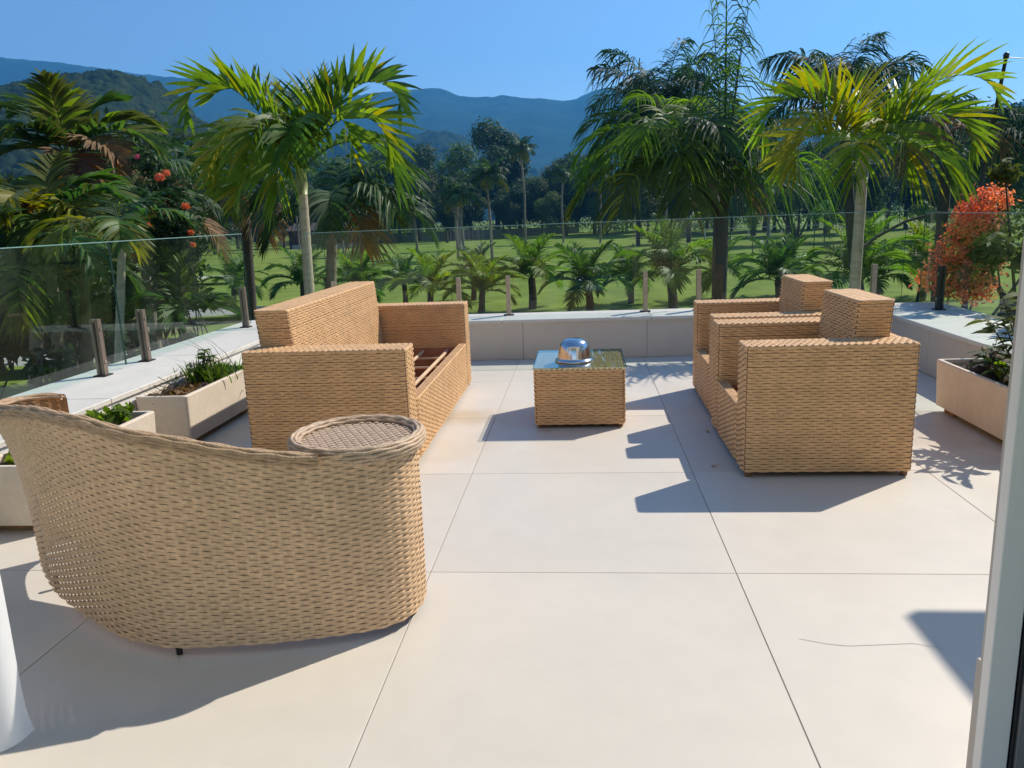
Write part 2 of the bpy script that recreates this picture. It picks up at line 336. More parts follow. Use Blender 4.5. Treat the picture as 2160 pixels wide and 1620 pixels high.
# ------------------------------------------------------------------ terrace: slab, floor tiles, parapets
XL, XR, YB = -2.25, 3.40, 4.63         # inner faces of the parapets
mb = MB(); box(mb, -3.0, 4.15, -5.2, 5.25, GZ - .6, -.012); struct(mb.build('terrace_slab', SLAB))
floor = struct(MB().add([(XL, -4.7, -.006), (XR, -4.7, -.006), (XR, YB, -.006), (XL, YB, -.006)], [(0, 1, 2, 3)]).build('terrace_floor', GROUT))
gx = [XL + .003] + [-1.2, 0, 1.2, 2.4] + [XR - .003]; gy = [-4.7, -3.6, -2.4, -1.2, 0, 1.2, 2.4, 3.6, YB - .003]
tmesh = {}
for i in range(len(gx) - 1):
    for j in range(len(gy) - 1):
        wx, wy = gx[i + 1] - gx[i] - .0032, gy[j + 1] - gy[j] - .0032
        key = (round(wx, 3), round(wy, 3))
        if key not in tmesh:
            m_ = MB(); cbox(m_, 0, wx, 0, wy, -.005, 0, .0012); tmesh[key] = m_.mesh('tile', TILE)
        put('tile', tmesh[key], floor, (gx[i] + .0016, gy[j] + .0016, rng.uniform(-.0002, .0003)))

# a faint drag mark on the near tile and a few dry leaf scraps
mk = [(1.31, -.47), (1.39, -.50), (1.45, -.51), (1.56, -.50), (1.66, -.49), (1.74, -.52)]
mb = MB(); P_ = np.array([(x, y, .0012) for x, y in mk]); V_ = np.stack([P_ - [0, .0012, 0], P_ + [0, .0012, 0]], 1).reshape(-1, 3); i_ = np.arange(len(mk) - 1) * 2
mb.add(V_, np.stack([i_, i_ + 2, i_ + 3, i_ + 1], 1)); mb.build('drag_mark', mat('scuff_grey', (.40, .38, .35), .7, .2, 9), floor)
CZ, CT = .365, .03
def parapet(name, label, a0, a1, inner, outer, axis, tilem, joints, stones):
    """low wall: core, facing tiles on the terrace side, coping stones on top; axis 'x' or 'y' is the run"""
    t = tag(empty(name, ((a0 + a1) / 2, (inner + outer) / 2, 0) if axis == 'x' else ((inner + outer) / 2, (a0 + a1) / 2, 0)), label, 'parapet wall')
    ox, oy = t.location.x, t.location.y
    sgn = 1 if outer > inner else -1
    def bx(m_, u0, u1, v0, v1, z0, z1, ch=0):
        v0, v1 = min(v0, v1), max(v0, v1)
        q = (u0 - ox, u1 - ox, v0 - oy, v1 - oy) if axis == 'x' else (v0 - ox, v1 - ox, u0 - oy, u1 - oy)
        (cbox(m_, *q, z0, z1, ch) if ch else box(m_, *q, z0, z1))
    m_ = MB(); bx(m_, a0, a1, inner + sgn * .013, outer, -.01, CZ - .001); m_.build('wall_core', PLASTER, t)
    js = [a0] + joints + [a1]
    for p, q in zip(js[:-1], js[1:]):
        m_ = MB(); bx(m_, p + .002, q - .002, inner, inner + sgn * .012, .002, CZ - .002); m_.build('facing_tile', tilem, t)
    ss = [a0] + stones + [a1]
    for p, q in zip(ss[:-1], ss[1:]):
        m_ = MB(); bx(m_, p + .0015, q - .0015, inner - sgn * .018, outer + sgn * .02, CZ, CZ + CT, .004); m_.build('coping_stone', STONE, t)
    return t
parapet('parapet_wall', 'low parapet wall across the back of the terrace behind the coffee table', XL + .05, XR - .05, YB, 5.15, 'x', WALLTILE, [-1.15, .04, 1.24, 2.44], [-1.6, -.16, 1.28, 2.6])
parapet('parapet_wall', 'sunlit white parapet wall along the side with the two planters of green sprouts', -4.6, 5.15, XL, -2.95, 'y', PLASTER, [-2.4, -1.2, 0, 1.2, 2.4, 3.62], [-3, -1.5, 0, 1.5, 3.0, 4.2])
parapet('parapet_wall', 'shaded parapet wall with leaf shadows on its coping, behind the two armchairs', .2, 5.15, XR, 4.1, 'y', WALLTILE, [1.2, 2.4, 3.6], [1.5, 3.0, 4.2])

# ------------------------------------------------------------------ glass balustrades
def balustrade(label, axis, v, panes, posts, zt, pm, side):
    a = (panes[0][0] + panes[-1][1]) / 2
    t = tag(empty('glass_balustrade', (a, v, CZ + CT) if axis == 'x' else (v, a, CZ + CT)), label, 'glass railing')
    def bx(m_, u0, u1, w0, w1, z0, z1, mi=0):
        z0 -= CZ + CT; z1 -= CZ + CT
        (box(m_, u0 - a, u1 - a, w0, w1, z0, z1, mi) if axis == 'x' else box(m_, w0, w1, u0 - a, u1 - a, z0, z1, mi))
    for p, q in panes:
        m_ = MB(); bx(m_, p + .002, q - .002, -.004, .004, CZ + .055, zt, 0)
        g = m_.build('glass_pane', GLASS, t)
        m_ = MB(); bx(m_, p, q, -.005, .005, zt, zt + .006); m_.build('top_edge', EDGET, g); m_ = MB(); bx(m_, p, p + .0018, -.0042, .0042, CZ + .055, zt - .001); bx(m_, q - .0018, q, -.0042, .0042, CZ + .055, zt - .001)
        m_.build('pane_edge', EDGE, g)
    for k in posts:
        m_ = MB(); bx(m_, k - .021, k + .021, side * .008, side * .03, CZ + CT + .008, CZ + CT + .40); bx(m_, k - .021, k + .021, -side * .03, -side * .008, CZ + CT + .008, CZ + CT + .40)
        pp = m_.build('post', pm, t)
        m_ = MB(); bx(m_, k - .05, k + .05, -.045, .045, CZ + CT + .001, CZ + CT + .009); m_.build('base_plate', BLACKM, pp)
        m_ = MB()
        for zz in (.10, .33):
            bx(m_, k - .009, k + .009, side * .03, side * .036, CZ + CT + zz - .009, CZ + CT + zz + .009)
        m_.build('clamp_bolt', STEEL, pp)
balustrade('clear glass railing standing on the back parapet in front of the lawn', 'x', 5.0, [(-2.2, -.38), (-.37, 1.50), (1.51, 3.72)], [-1.93, -.63, -.124, 1.253, 1.777, 3.45], 1.29, POSTM, -1)
balustrade('clear glass railing above the planters, with leaning palm trunks behind it', 'y', -2.74, [(-3.2, -1.3), (-1.29, .63), (.64, 2.50), (2.51, 4.72)], [-1.55, -1.05, .38, .9, 2.22, 2.78, 4.6], 1.31, mat('dark_bronze_post', (.20, .15, .115), .45, .1, metal=.3), 1)
balustrade('clear glass railing with a black post beside the red flowering shrub', 'y', 3.88, [(1.0, 2.8), (2.81, 4.98)], [1.5, 2.5, 4.55], 1.26, BLACKM, -1)

# ------------------------------------------------------------------ woven wicker
def rounded_rect(x0, x1, y0, y1, r=.026, per=4):
    P = []
    for cx, cy, a in ((x1 - r, y0 + r, -90), (x1 - r, y1 - r, 0), (x0 + r, y1 - r, 90), (x0 + r, y0 + r, 180)):
        for k in range(per): t = R(a + 90 * k / (per - 1)); P.append((cx + r * math.cos(t), cy + r * math.sin(t)))
    return P
def resample(P, closed, step):
    P = np.array(P, float)
    if closed: P = np.vstack([P, P[:1]])
    d = np.concatenate([[0], np.cumsum(np.linalg.norm(np.diff(P, axis=0), axis=1))]); L = d[-1]
    n = max(4, int(round(L / step)));  n += n % 2
    return L, n, d, P
def weave(mb, P, closed, z0, z1, pitch=.0140, stake=.040, amp=.0029, width=.9, spl=4, zfun=None, sheet=None, jit=.0012, seed=0, up=None):
    """rows of strands passing in front of and behind upright stakes; outward is to the right of the path"""
    g = np.random.default_rng(seed)
    L, n, d, Q = resample(P, closed, stake)
    N = n * spl; s = np.linspace(0, L, N + 1)
    x, y = np.interp(s, d, Q[:, 0]), np.interp(s, d, Q[:, 1])
    tx, ty = np.gradient(x), np.gradient(y)
    if closed: tx[0] = tx[-1] = x[1] - x[-2]; ty[0] = ty[-1] = y[1] - y[-2]
    l = np.hypot(tx, ty) + 1e-9; nxn, nyn = ty / l, -tx / l
    rows = int((z1 - z0) / pitch)
    ph = np.pi * np.arange(N + 1) / spl
    for k in range(rows):
        c = np.cos(ph + np.pi * k); o = amp * c
        off = o + g.normal(0, jit * .25, N + 1)
        if closed: off[-1] = off[0]
        fr = (k + .5) / rows
        zc = z0 + (z1 - z0) * fr + g.normal(0, jit * .5)
        hw = pitch * width * .5 * (1 + .10 * c)
        bul = pitch * .16
        zz = np.full(N + 1, zc) if zfun is None else zfun(s / L, fr)
        V = np.empty((N + 1, 3, 3))
        for q, (dz, bo) in enumerate(((-1, 0), (0, bul), (1, 0))):
            V[:, q, 0] = x + nxn * (off + bo); V[:, q, 1] = y + nyn * (off + bo); V[:, q, 2] = zz + dz * hw
        if sheet is not None: V = sheet(V, s / L, fr, nxn, nyn)
        i = np.arange(N) * 3
        F = np.concatenate([np.stack([i, i + 3, i + 4, i + 1], 1), np.stack([i + 1, i + 4, i + 5, i + 2], 1)])
        mb.add(V.reshape(-1, 3), F)
    return mb
def weave_top(mb, x0, x1, y0, y1, z, along='x', pitch=.0170, stake=.042, seed=0):
    """flat woven top, strands running across `along`"""
    if along == 'x':   # strands run in y, rows advance in x
        sub = MB(); weave(sub, [(y1, 0), (y0, 0)], False, x0, x1, pitch, stake, .002, .95, seed=seed)
        for V, F in zip(sub.v, sub.f): mb.add(np.stack([V[:, 2], V[:, 0], z + V[:, 1]], 1), F - F.min() if False else F - int(F.min()))
    else:
        sub = MB(); weave(sub, [(x1, 0), (x0, 0)], False, y0, y1, pitch, stake, .002, .95, seed=seed)
        for V, F in zip(sub.v, sub.f): mb.add(np.stack([V[:, 0], V[:, 2], z + V[:, 1]], 1), F - int(F.min()))
    return mb
def woven_box(name, x0, x1, y0, y1, z0, z1, parent, top='x', seed=0, sides=True, pitch=.0140):
    mb = MB()
    weave(mb, rounded_rect(x0, x1, y0, y1), True, z0, z1 - .004, pitch, seed=seed)
    if top: weave_top(mb, x0 + .006, x1 - .006, y0 + .006, y1 - .006, z1, top, seed=seed + 1)
    o = mb.build(name, WICK, parent)
    m2 = MB(); box(m2, x0 + .006, x1 - .006, y0 + .006, y1 - .006, z0 + .004, z1 - .005); m2.build('gap_shade_core', WICKD, o)  # added dark panel behind the strands, its colour stands for shade in the gaps
    # rounded edge wraps round the top rim
    m3 = MB(); P = rounded_rect(x0 + .003, x1 - .003, y0 + .003, y1 - .003); tube(m3, [(a, b, z1 - .004) for a, b in P], .0055, 5, closed=True); m3.build('edge_binding', WICK, o)
    return o

def seat_unit(t, X0, X1, W, arm, h, back_h, front_h, face, backthick, backin):
    """box shaped wicker seat. X0..X1 depth with the open front at X0 when face=-1 (looks to -x), at X1 when face=+1; y from 0 to W"""
    f0 = X0 if face < 0 else X1; b0 = X1 if face < 0 else X0
    s = 1 if face < 0 else -1                    # direction from front to back along x
    woven_box('arm', X0, X1, 0, arm, .03, h, t, 'x', 1); woven_box('arm', X0, X1, W - arm, W, .03, h, t, 'x', 2)
    a, b = sorted((f0, f0 + s * .055)); woven_box('front_panel', a, b, arm + .002, W - arm - .002, .03, front_h, t, 'y', 3)
    a, b = sorted((b0, b0 - s * .12)); woven_box('back_panel', a, b, arm + .002, W - arm - .002, .03, h - .006, t, 'y', 4)
    # backrest block with a slightly leaning face
    xa = b0 - s * (backin + backthick); xb = b0 - s * backin
    lo, hi = min(xa, xb), max(xa, xb)
    lean = .045
    mb = MB(); zb = front_h - .02
    def shear(V, u, fr, nx_, ny_):
        V = V.copy(); k = (V[:, :, 2] - zb) / (back_h - zb)
        V[:, :, 0] += s * lean * k; return V
    weave(mb, rounded_rect(lo - s * lean, hi - s * lean, arm + .004, W - arm - .004), True, zb, back_h - .004, seed=5, sheet=shear)
    weave_top(mb, lo + .006, hi - .006, arm + .01, W - arm - .01, back_h, 'y', seed=6)
    o = mb.build('backrest', WICK, t)
    m2 = MB(); e = .007; q0, q1 = lo + e, hi - e
    V = [(q0 - s * lean, arm + .01, zb), (q1 - s * lean, arm + .01, zb), (q1 - s * lean, W - arm - .01, zb), (q0 - s * lean, W - arm - .01, zb), (q0, arm + .01, back_h - .005), (q1, arm + .01, back_h - .005), (q1, W - arm - .01, back_h - .005), (q0, W - arm - .01, back_h - .005)]
    m2.add(V, BOXF).build('gap_shade_core', WICKD, o)  # dark inner block so the backrest's weave gaps look shaded
    m3 = MB(); tube(m3, [(p, q, back_h - .004) for p, q in rounded_rect(lo + .003, hi - .003, arm + .007, W - arm - .007)], .0055, 5, closed=True); m3.build('edge_binding', WICK, o)
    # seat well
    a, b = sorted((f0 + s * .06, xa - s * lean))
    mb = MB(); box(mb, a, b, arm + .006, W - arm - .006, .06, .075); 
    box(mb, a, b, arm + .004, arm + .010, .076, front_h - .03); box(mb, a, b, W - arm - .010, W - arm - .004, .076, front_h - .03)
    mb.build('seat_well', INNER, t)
    zr = front_h - .06
    nrod = 3
    for k in range(nrod):
        xx = a + (b - a) * (k + .6) / (nrod + .1); m_ = MB(); tube(m_, [(xx, arm + .012, zr), (xx, W - arm - .012, zr)], .013, 8); m_.build('seat_rail', ROD, t)
    for k in range(max(3, int(round((W - 2 * arm) / .42)))):
        yy = arm + (W - 2 * arm) * (k + .5) / max(3, int(round((W - 2 * arm) / .42))); m_ = MB(); tube(m_, [(a, yy, zr - .024), (b, yy, zr - .024)], .009, 6); m_.build('seat_rod', ROD, t)
    for xx in (X0 + .03, X1 - .03):
        for yy in (.03, W - .03):
            m_ = MB(); lathe(m_, [(0, 0), (.017, 0), (.020, .028), (0, .028)], 10, (xx, yy, .001)); m_.build('foot', WICKD, t)

sofa = tag(empty('wicker_sofa', (-1.245, 1.19, 0)), 'long tan wicker sofa without cushions, its bare seat rails showing', 'sofa')
seat_unit(sofa, 0, .92, 2.36, .215, .705, .91, .385, 1, .20, .0)
c1 = tag(empty('wicker_armchair', (1.445, 1.10, 0)), 'boxy tan wicker armchair nearest the door, in front of its twin', 'armchair', 'boxy wicker armchairs facing the sofa')
seat_unit(c1, 0, .845, 1.03, .21, .692, .885, .345, -1, .19, .05)
c2 = copy_tree(c1, (1.47, 2.215, 0), R(-.6), 'boxy tan wicker armchair next to the back parapet, partly hidden by its twin')

# coffee table
t = tag(empty('coffee_table', (.30, 2.10, 0)), 'small square wicker coffee table with a glass top', 'coffee table')
woven_box('table_body', 0, .592, 0, .66, .025, .392, t, 'x', 11)
m_ = MB(); cbox(m_, -.004, .602, -.004, .668, .4005, .4095, .002); m_.build('glass_top', TABLEGLASS, t)
m_ = MB()
for (q, zz) in ((-.0045, .4010), (-.0045, .4085)): tube(m_, [(a, b, zz) for a, b in rounded_rect(q, .6025, q, .6685, .003, 2)], .0011, 4, closed=True)
m_.build('glass_edge', EDGE, t)
for xx in (.03, .562):
    for yy in (.03, .63):
        m_ = MB(); lathe(m_, [(0, 0), (.015, 0), (.017, .024), (0, .024)], 8, (xx, yy, .001)); m_.build('foot', WICKD, t)
# bowl turned over on the table
prof = [(.0, .150), (.045, .150), (.052, .147), (.072, .139), (.088, .124), (.098, .104), (.105, .078), (.109, .05), (.112, .026), (.113, .018), (.122, .015), (.1295, .009), (.1305, .003), (.129, .0), (.123, .002), (.111, .012), (.108, .03), (.10, .09), (.08, .13), (.03, .146), (0, .146)]
m_ = MB(); lathe(m_, prof, 64); b_ = m_.build('steel_bowl', CHROME, None, True, loc=(.565, 2.34, .411))
tag(b_, 'shiny steel bowl turned upside down on the glass table top', 'bowl')

# ------------------------------------------------------------------ woven tub chair with a round tray arm
tub = tag(empty('tub_chair', (-.75, -.25, 0)), 'big curved wicker tub chair with a round tray at the end of its arm', 'tub chair')
TO = np.array([-.75, -.25])
ctrl = [(-1.585, .20), (-1.65, .19), (-1.685, .12), (-1.67, .02), (-1.61, -.07), (-1.515, -.18), (-1.38, -.315), (-1.19, -.45), (-.96, -.585), (-.75, -.65), (-.45, -.615), (-.225, -.56), (-.06, -.50), (.02, -.42), (.045, -.30), (.03, -.19), (-.05, -.09), (-.17, -.06)]
def smooth_path(P, n=140):
    P = np.array(P, float); t_ = np.concatenate([[0], np.cumsum(np.linalg.norm(np.diff(P, axis=0), axis=1))]); t_ /= t_[-1]
    u = np.linspace(0, 1, n); O = np.stack([np.interp(u, t_, P[:, 0]), np.interp(u, t_, P[:, 1])], 1)
    for _ in range(8): O[1:-1] = (O[:-2] + 2 * O[1:-1] + O[2:]) / 4
    return O
TP = smooth_path(ctrl) - TO
def tub_top(u): return np.interp(u, [0, .08, .17, .26, .35, .45, .55, .64, .71, 1], [.70, .715, .755, .79, .812, .81, .76, .70, .664, .655])
def tub_base(u): return np.interp(u, [0, .2, .45, 1], [.06, .065, .035, .03])
ROWS = 63
def tub_flare(u, fr): return np.interp(u, [0, .06, .14, .32, .6, .74, 1], [.0, .06, .09, .03, .015, 0, 0]) * fr ** 3.5 - np.interp(u, [0, .35, .7, 1], [.0, .012, .012, 0]) * (1 - fr) ** 2
def tub_sheet(V, u, fr, nxn, nyn):
    z = tub_base(u) + (tub_top(u) - tub_base(u)) * fr
    h = (tub_top(u) - tub_base(u)) / ROWS
    V = V.copy()
    dz = (V[:, :, 2] - V[:, 1:2, 2]) / .0106
    V[:, :, 2] = z[:, None] + dz * h[:, None]
    flare = tub_flare(u, fr)[:, None]
    V[:, :, 0] += nxn[:, None] * flare; V[:, :, 1] += nyn[:, None] * flare
    return V
mb = MB(); weave(mb, TP, False, 0, ROWS * .0106, .0106, .036, .0024, .99, 5, sheet=tub_sheet, jit=.0016, seed=21)
body = mb.build('woven_shell', WICKT, tub)
# upright stakes
L_, n_, d_, Q_ = resample(TP, False, .036)
mb = MB()
s_ = np.linspace(0, L_, n_ + 1); px, py = np.interp(s_, d_, Q_[:, 0]), np.interp(s_, d_, Q_[:, 1])
tx, ty = np.gradient(px), np.gradient(py); l_ = np.hypot(tx, ty); NX, NY = ty / l_, -tx / l_
fr = np.linspace(0, 1, 9)
for k in range(n_ + 1):
    u = s_[k] / L_; Vr = np.zeros((1, 1, 3))
    pts = []
    for q in fr:
        z = float(tub_base(u) + (tub_top(u) - tub_base(u)) * q)
        fl = float(tub_flare(u, q))
        fl -= .0036; pts.append((px[k] + NX[k] * fl, py[k] + NY[k] * fl, z))
    hw_ = float(np.interp(u, [0, .12, .2, .36, .44, 1], [.015, .014, .011, .0125, .0170, .0170]))
    q_ = np.array(pts); tv = np.array([tx[k], ty[k], 0]) / l_[k]
    V_ = np.stack([q_ - tv * hw_, q_ + tv * hw_], 1).reshape(-1, 3); ii = np.arange(len(pts) - 1) * 2
    mb.add(V_, np.stack([ii, ii + 1, ii + 3, ii + 2], 1))
st = mb.build('upright_stakes', mat('stake_gap_shade', (.30, .18, .09), .7, .2, 20), tub); st['kind'] = 'stuff'  # stakes coloured darker than the strands to paint the shaded dashes between rows
# rim cords
for j, (dr, dz, rr) in enumerate([(-.014, .0, .0075), (-.004, .007, .008), (.007, .008, .008), (.016, .001, .0075), (.012, -.010, .0075), (.006, -.022, .007)]):
    mb = MB(); pts = []
    for k in range(0, 140):
        u = k / 139
        if u > .725: break
        x, y = TP[k]; a = TP[min(k + 1, 139)] - TP[max(k - 1, 0)]; a /= np.linalg.norm(a); nx_, ny_ = a[1], -a[0]
        fl = float(tub_flare(u, 1.0)) + dr
        pts.append((x + nx_ * fl, y + ny_ * fl, float(tub_top(u)) + dz + .002 * math.sin(k * 1.1 + j * 2)))
    tube(mb, pts, rr, 6); mb.build('rim_cord', RIM, tub, True)
# tray
tr = empty('tray'); tr.parent = tub; tc_ = np.array([-.160, -.295]) - TO; tr.location = (*tc_, .655)
TRR = .222
for j, (rr, zz, th) in enumerate([(TRR + .004, -.029, .0065), (TRR + .008, -.018, .0065), (TRR + .010, -.006, .0065), (TRR + .007, .005, .007), (TRR - .001, .013, .008), (TRR - .013, .013, .0075), (TRR - .023, .005, .007)]):
    mb = MB(); a = np.linspace(0, 2 * np.pi, 72, endpoint=False)
    tube(mb, np.stack([rr * np.cos(a), rr * np.sin(a), zz + .0018 * np.sin(a * 17 + j * 2)], 1), th, 6, closed=True); mb.build('tray_ring', mat('tray_cord%d' % j, (.52, .37, .24), .5, .25, 40, .2, 150, fine=.3) if j == 0 else bpy.data.materials['tray_cord0'], tr, True)
mb = MB()
for k in range(-16, 17):
    off = k * .0128; hl = math.sqrt(max(0, (TRR - .02) ** 2 - off * off))
    if hl < .02: continue
    nn = max(4, int(hl * 2 / .006)); q = np.linspace(-hl, hl, nn)
    zz = .0035 * np.cos(q / .026 * np.pi + np.pi * k)
    V = np.empty((nn, 3, 3))
    for c_, (dy, dz) in enumerate(((-.0058, 0), (0, .0022), (.0058, 0))): V[:, c_] = np.stack([q, np.full(nn, off + dy), zz + dz - .004], 1)
    ca, sa = math.cos(.5), math.sin(.5); V2 = V.copy(); V2[..., 0] = V[..., 0] * ca - V[..., 1] * sa; V2[..., 1] = V[..., 0] * sa + V[..., 1] * ca
    i = np.arange(nn - 1) * 3; mb.add(V2.reshape(-1, 3), np.concatenate([np.stack([i, i + 1, i + 4, i + 3], 1), np.stack([i + 1, i + 2, i + 5, i + 4], 1)]))
mb.build('tray_weave', mat('tray_strand', (.50, .36, .25), .5, .2, 30, fine=.25), tr)
mb = MB(); lathe(mb, [(0, -.016), (TRR - .01, -.016), (TRR - .01, -.022), (0, -.022)], 40); mb.build('tray_base', WICKD, tr)
# woven seat inside and short feet
mb = MB(); inner = [(p * .93) for p in TP[8:118]]
c0 = np.mean(inner, axis=0); k = len(inner)
mb.add([(c0[0], c0[1], .36)] + [(x, y, .335) for x, y in inner], [(0, 1 + i, 2 + i) for i in range(k - 1)] + [(0, k, 1)])
mb.build('seat', WICKT, tub)
for (x, y) in ((-.73, -.61), (-1.48, -.16), (-1.6, .17), (0, -.33), (-.35, -.1)):
    mb = MB(); lathe(mb, [(0, 0), (.010, 0), (.012, .05), (0, .05)], 10, (x - TO[0], y - TO[1], .001)); mb.build('foot', BLACKM, tub)

# ------------------------------------------------------------------ planters
def planter(label, x0, x1, y0, y1, h, group='long concrete planters by the parapets', plinth=True):
    t = tag(empty('planter_box', ((x0 + x1) / 2, (y0 + y1) / 2, 0)), label, 'planter', group)
    a, b, th = (x1 - x0) / 2, (y1 - y0) / 2, .03
    z0 = .045 if plinth else .004
    mb = MB(); tp = .012
    def ring(e, z, r=.02): return [(x, y, z) for x, y in rounded_rect(-a + e, a - e, -b + e, b - e, r, 4)]
    V = ring(tp, z0) + ring(0, h - .006) + ring(.005, h) + ring(th - .004, h) + ring(th, h - .006) + ring(th, h - .09)
    F = [(i + k * 16, (i + 1) % 16 + k * 16, (i + 1) % 16 + k * 16 + 16, i + k * 16 + 16) for k in range(5) for i in range(16)] + [tuple(range(15, -1, -1))]
    mb.add(V, F).build('trough', PLANTER, t)
    gx_ = np.linspace(-a + th - .004, a - th + .004, 9); gy_ = np.linspace(-b + th - .004, b - th + .004, 24); GX, GY = np.meshgrid(gx_, gy_)
    Zs = h - .035 + .022 * rng.normal(0, 1, GX.shape)
    k = 9; mb = MB().add(np.stack([GX, GY, Zs], -1), np.array([(j * k + i, j * k + i + 1, j * k + k + i + 1, j * k + k + i) for j in range(23) for i in range(8)])); mb.build('soil_bed', SOIL, t)
    if plinth:
        for yy in (-b * .75, b * .75):
            mb = MB(); box(mb, -a + .05, a - .05, yy - .06, yy + .06, .002, .044); mb.build('plinth_block', WOOD, t)
    return t
pA = planter('concrete planter of grassy weeds and dry leaves beside the sofa', -2.235, -1.885, 1.74, 2.80, .345)
pB = planter('concrete planter of lettuce-like seedlings behind the tub chair', -2.235, -1.90, .36, 1.40, .34)
pC = planter('peach coloured planter with a stained base beside the door frame', 2.955, 3.31, 1.44, 2.44, .35)

# ------------------------------------------------------------------ plants: leaf and frond builders
def blade(mb, P, W, up_, mi=0, fold=.0):
    """ribbon leaf along points P with widths W; up_ is the leaf's face normal hint"""
    P = np.asarray(P); T = np.gradient(P, axis=0); T /= np.linalg.norm(T, axis=1)[:, None] + 1e-9
    S = np.cross(T, up_); S /= np.linalg.norm(S, axis=1)[:, None] + 1e-9
    V = np.stack([P - S * W[:, None], P + S * W[:, None]], 1).reshape(-1, 3); i = np.arange(len(P) - 1) * 2
    mb.add(V, np.stack([i, i + 1, i + 3, i + 2], 1), mi)

def frond_mesh(L, elev, bend, nl=34, ll=.5, lw=.018, droop=.5, vee=.45, mats=None, seed=0, plume=.12, t0=.14, stem=.012, sweep=.6, seg=5, side=0.0, ragged=.12, curve=1.3, tipfrac=.45):
    """one pinnate palm leaf in the x,z plane starting at the origin: arching rachis, two rows of drooping leaflets"""
    g = np.random.default_rng(seed); mb = MB()
    n = 24; u = np.linspace(0, 1, n); ang = R(elev) - R(bend) * u ** curve
    ds = L / (n - 1); x = np.concatenate([[0], np.cumsum(np.cos(ang[:-1]) * ds)]); z = np.concatenate([[0], np.cumsum(np.sin(ang[:-1]) * ds)])
    y = side * L * u ** 2
    rr = stem * (1 - u * .85); P = np.stack([x, y, z], 1)
    # rachis as a four sided tapering strip (quads only)
    T = np.gradient(P, axis=0); T /= np.linalg.norm(T, axis=1)[:, None]
    Yv = np.array([0, 1., 0]); Nn = np.cross(Yv[None], T) * -1; Nn /= np.linalg.norm(Nn, axis=1)[:, None]
    ring = np.stack([P + Yv * rr[:, None], P - Nn * rr[:, None] * .7, P - Yv * rr[:, None], P + Nn * rr[:, None] * .5], 1)
    i = np.arange(n - 1)[:, None] * 4; k = np.arange(4)[None]
    F = np.stack([i + k, i + (k + 1) % 4, i + 4 + (k + 1) % 4, i + 4 + k], -1).reshape(-1, 4); mb.add(ring.reshape(-1, 3), F, 0)
    for sd in (-1, 1):
        for j in range(nl):
            t_ = t0 + (1 - t0) * (j + .5 + g.uniform(-.25, .25)) / nl; t_ = min(t_, 1)
            p = np.array([np.interp(t_, u, P[:, c]) for c in range(3)]); a = float(np.interp(t_, u, ang))
            T_ = np.array([math.cos(a), 0, math.sin(a)]); N_ = np.array([-math.sin(a), 0, math.cos(a)])
            q = (t_ - t0) / (1 - t0)
            fwd = sweep * (.45 + .9 * q) + g.normal(0, .07)
            D = T_ * fwd + np.array([0, sd, 0]) * (1.05 - .55 * q) + N_ * (vee * (1 - .35 * q) + g.normal(0, plume))
            D /= np.linalg.norm(D)
            l_ = ll * (.55 + .55 * math.sin(math.pi * min(1, .18 + q * .75))) * (1 - tipfrac * max(0, q - .6) / .4) * g.uniform(1 - ragged, 1 + ragged)
            ss = np.linspace(0, 1, seg); G = np.array([0, 0, -1.])
            dr = droop * g.uniform(.7, 1.3)
            pts = p + np.outer(ss, D) * l_ + np.outer(ss ** 2.2, G) * l_ * dr
            # keep the blade's length when it droops
            wv = lw * np.array([.45, 1, .95, .6, .04]) if seg == 5 else lw * np.interp(ss, [0, .3, .7, 1], [.4, 1, .8, .04])
            up_ = np.cross(D, np.array([0, sd, 0.]) * .3 + T_) * sd; nn_ = np.linalg.norm(up_)
            up_ = up_ / nn_ if nn_ > 1e-3 else N_
            mi = 0 if not mats or len(mats) == 1 else int(g.random() < .16)
            blade(mb, pts, wv, up_, mi)
    return mb
def trunk_mesh(pts, r0, r1, rings=.0, n=10, seed=0, bulge=0):
    g = np.random.default_rng(seed); P = np.array(pts, float)
    d = np.concatenate([[0], np.cumsum(np.linalg.norm(np.diff(P, axis=0), axis=1))]); L = d[-1]
    m_ = max(8, int(L / (rings / 2 if rings else .25))); s = np.linspace(0, L, m_)
    # smooth interpolation of the path
    from_ = np.stack([np.interp(s, d, P[:, c]) for c in range(3)], 1)
    for _ in range(max(1, m_ // 6)): from_[1:-1] = (from_[:-2] + 2 * from_[1:-1] + from_[2:]) / 4
    r = r0 + (r1 - r0) * s / L + bulge * np.exp(-(s / .6) ** 2)
    if rings: r = r * (1 + .05 * (np.arange(m_) % 2)) * (1 + g.normal(0, .012, m_))
    else: r = r * (1 + g.normal(0, .05, m_))
    return tube(MB(), from_, r, n)

KIT = {}
def frond(par, origin, az, mesh, roll=0, sc=1, name='frond'):
    o = put(name, mesh, par, origin); o.rotation_euler = (roll, 0, R(az)); o.scale = (sc,) * 3; return o

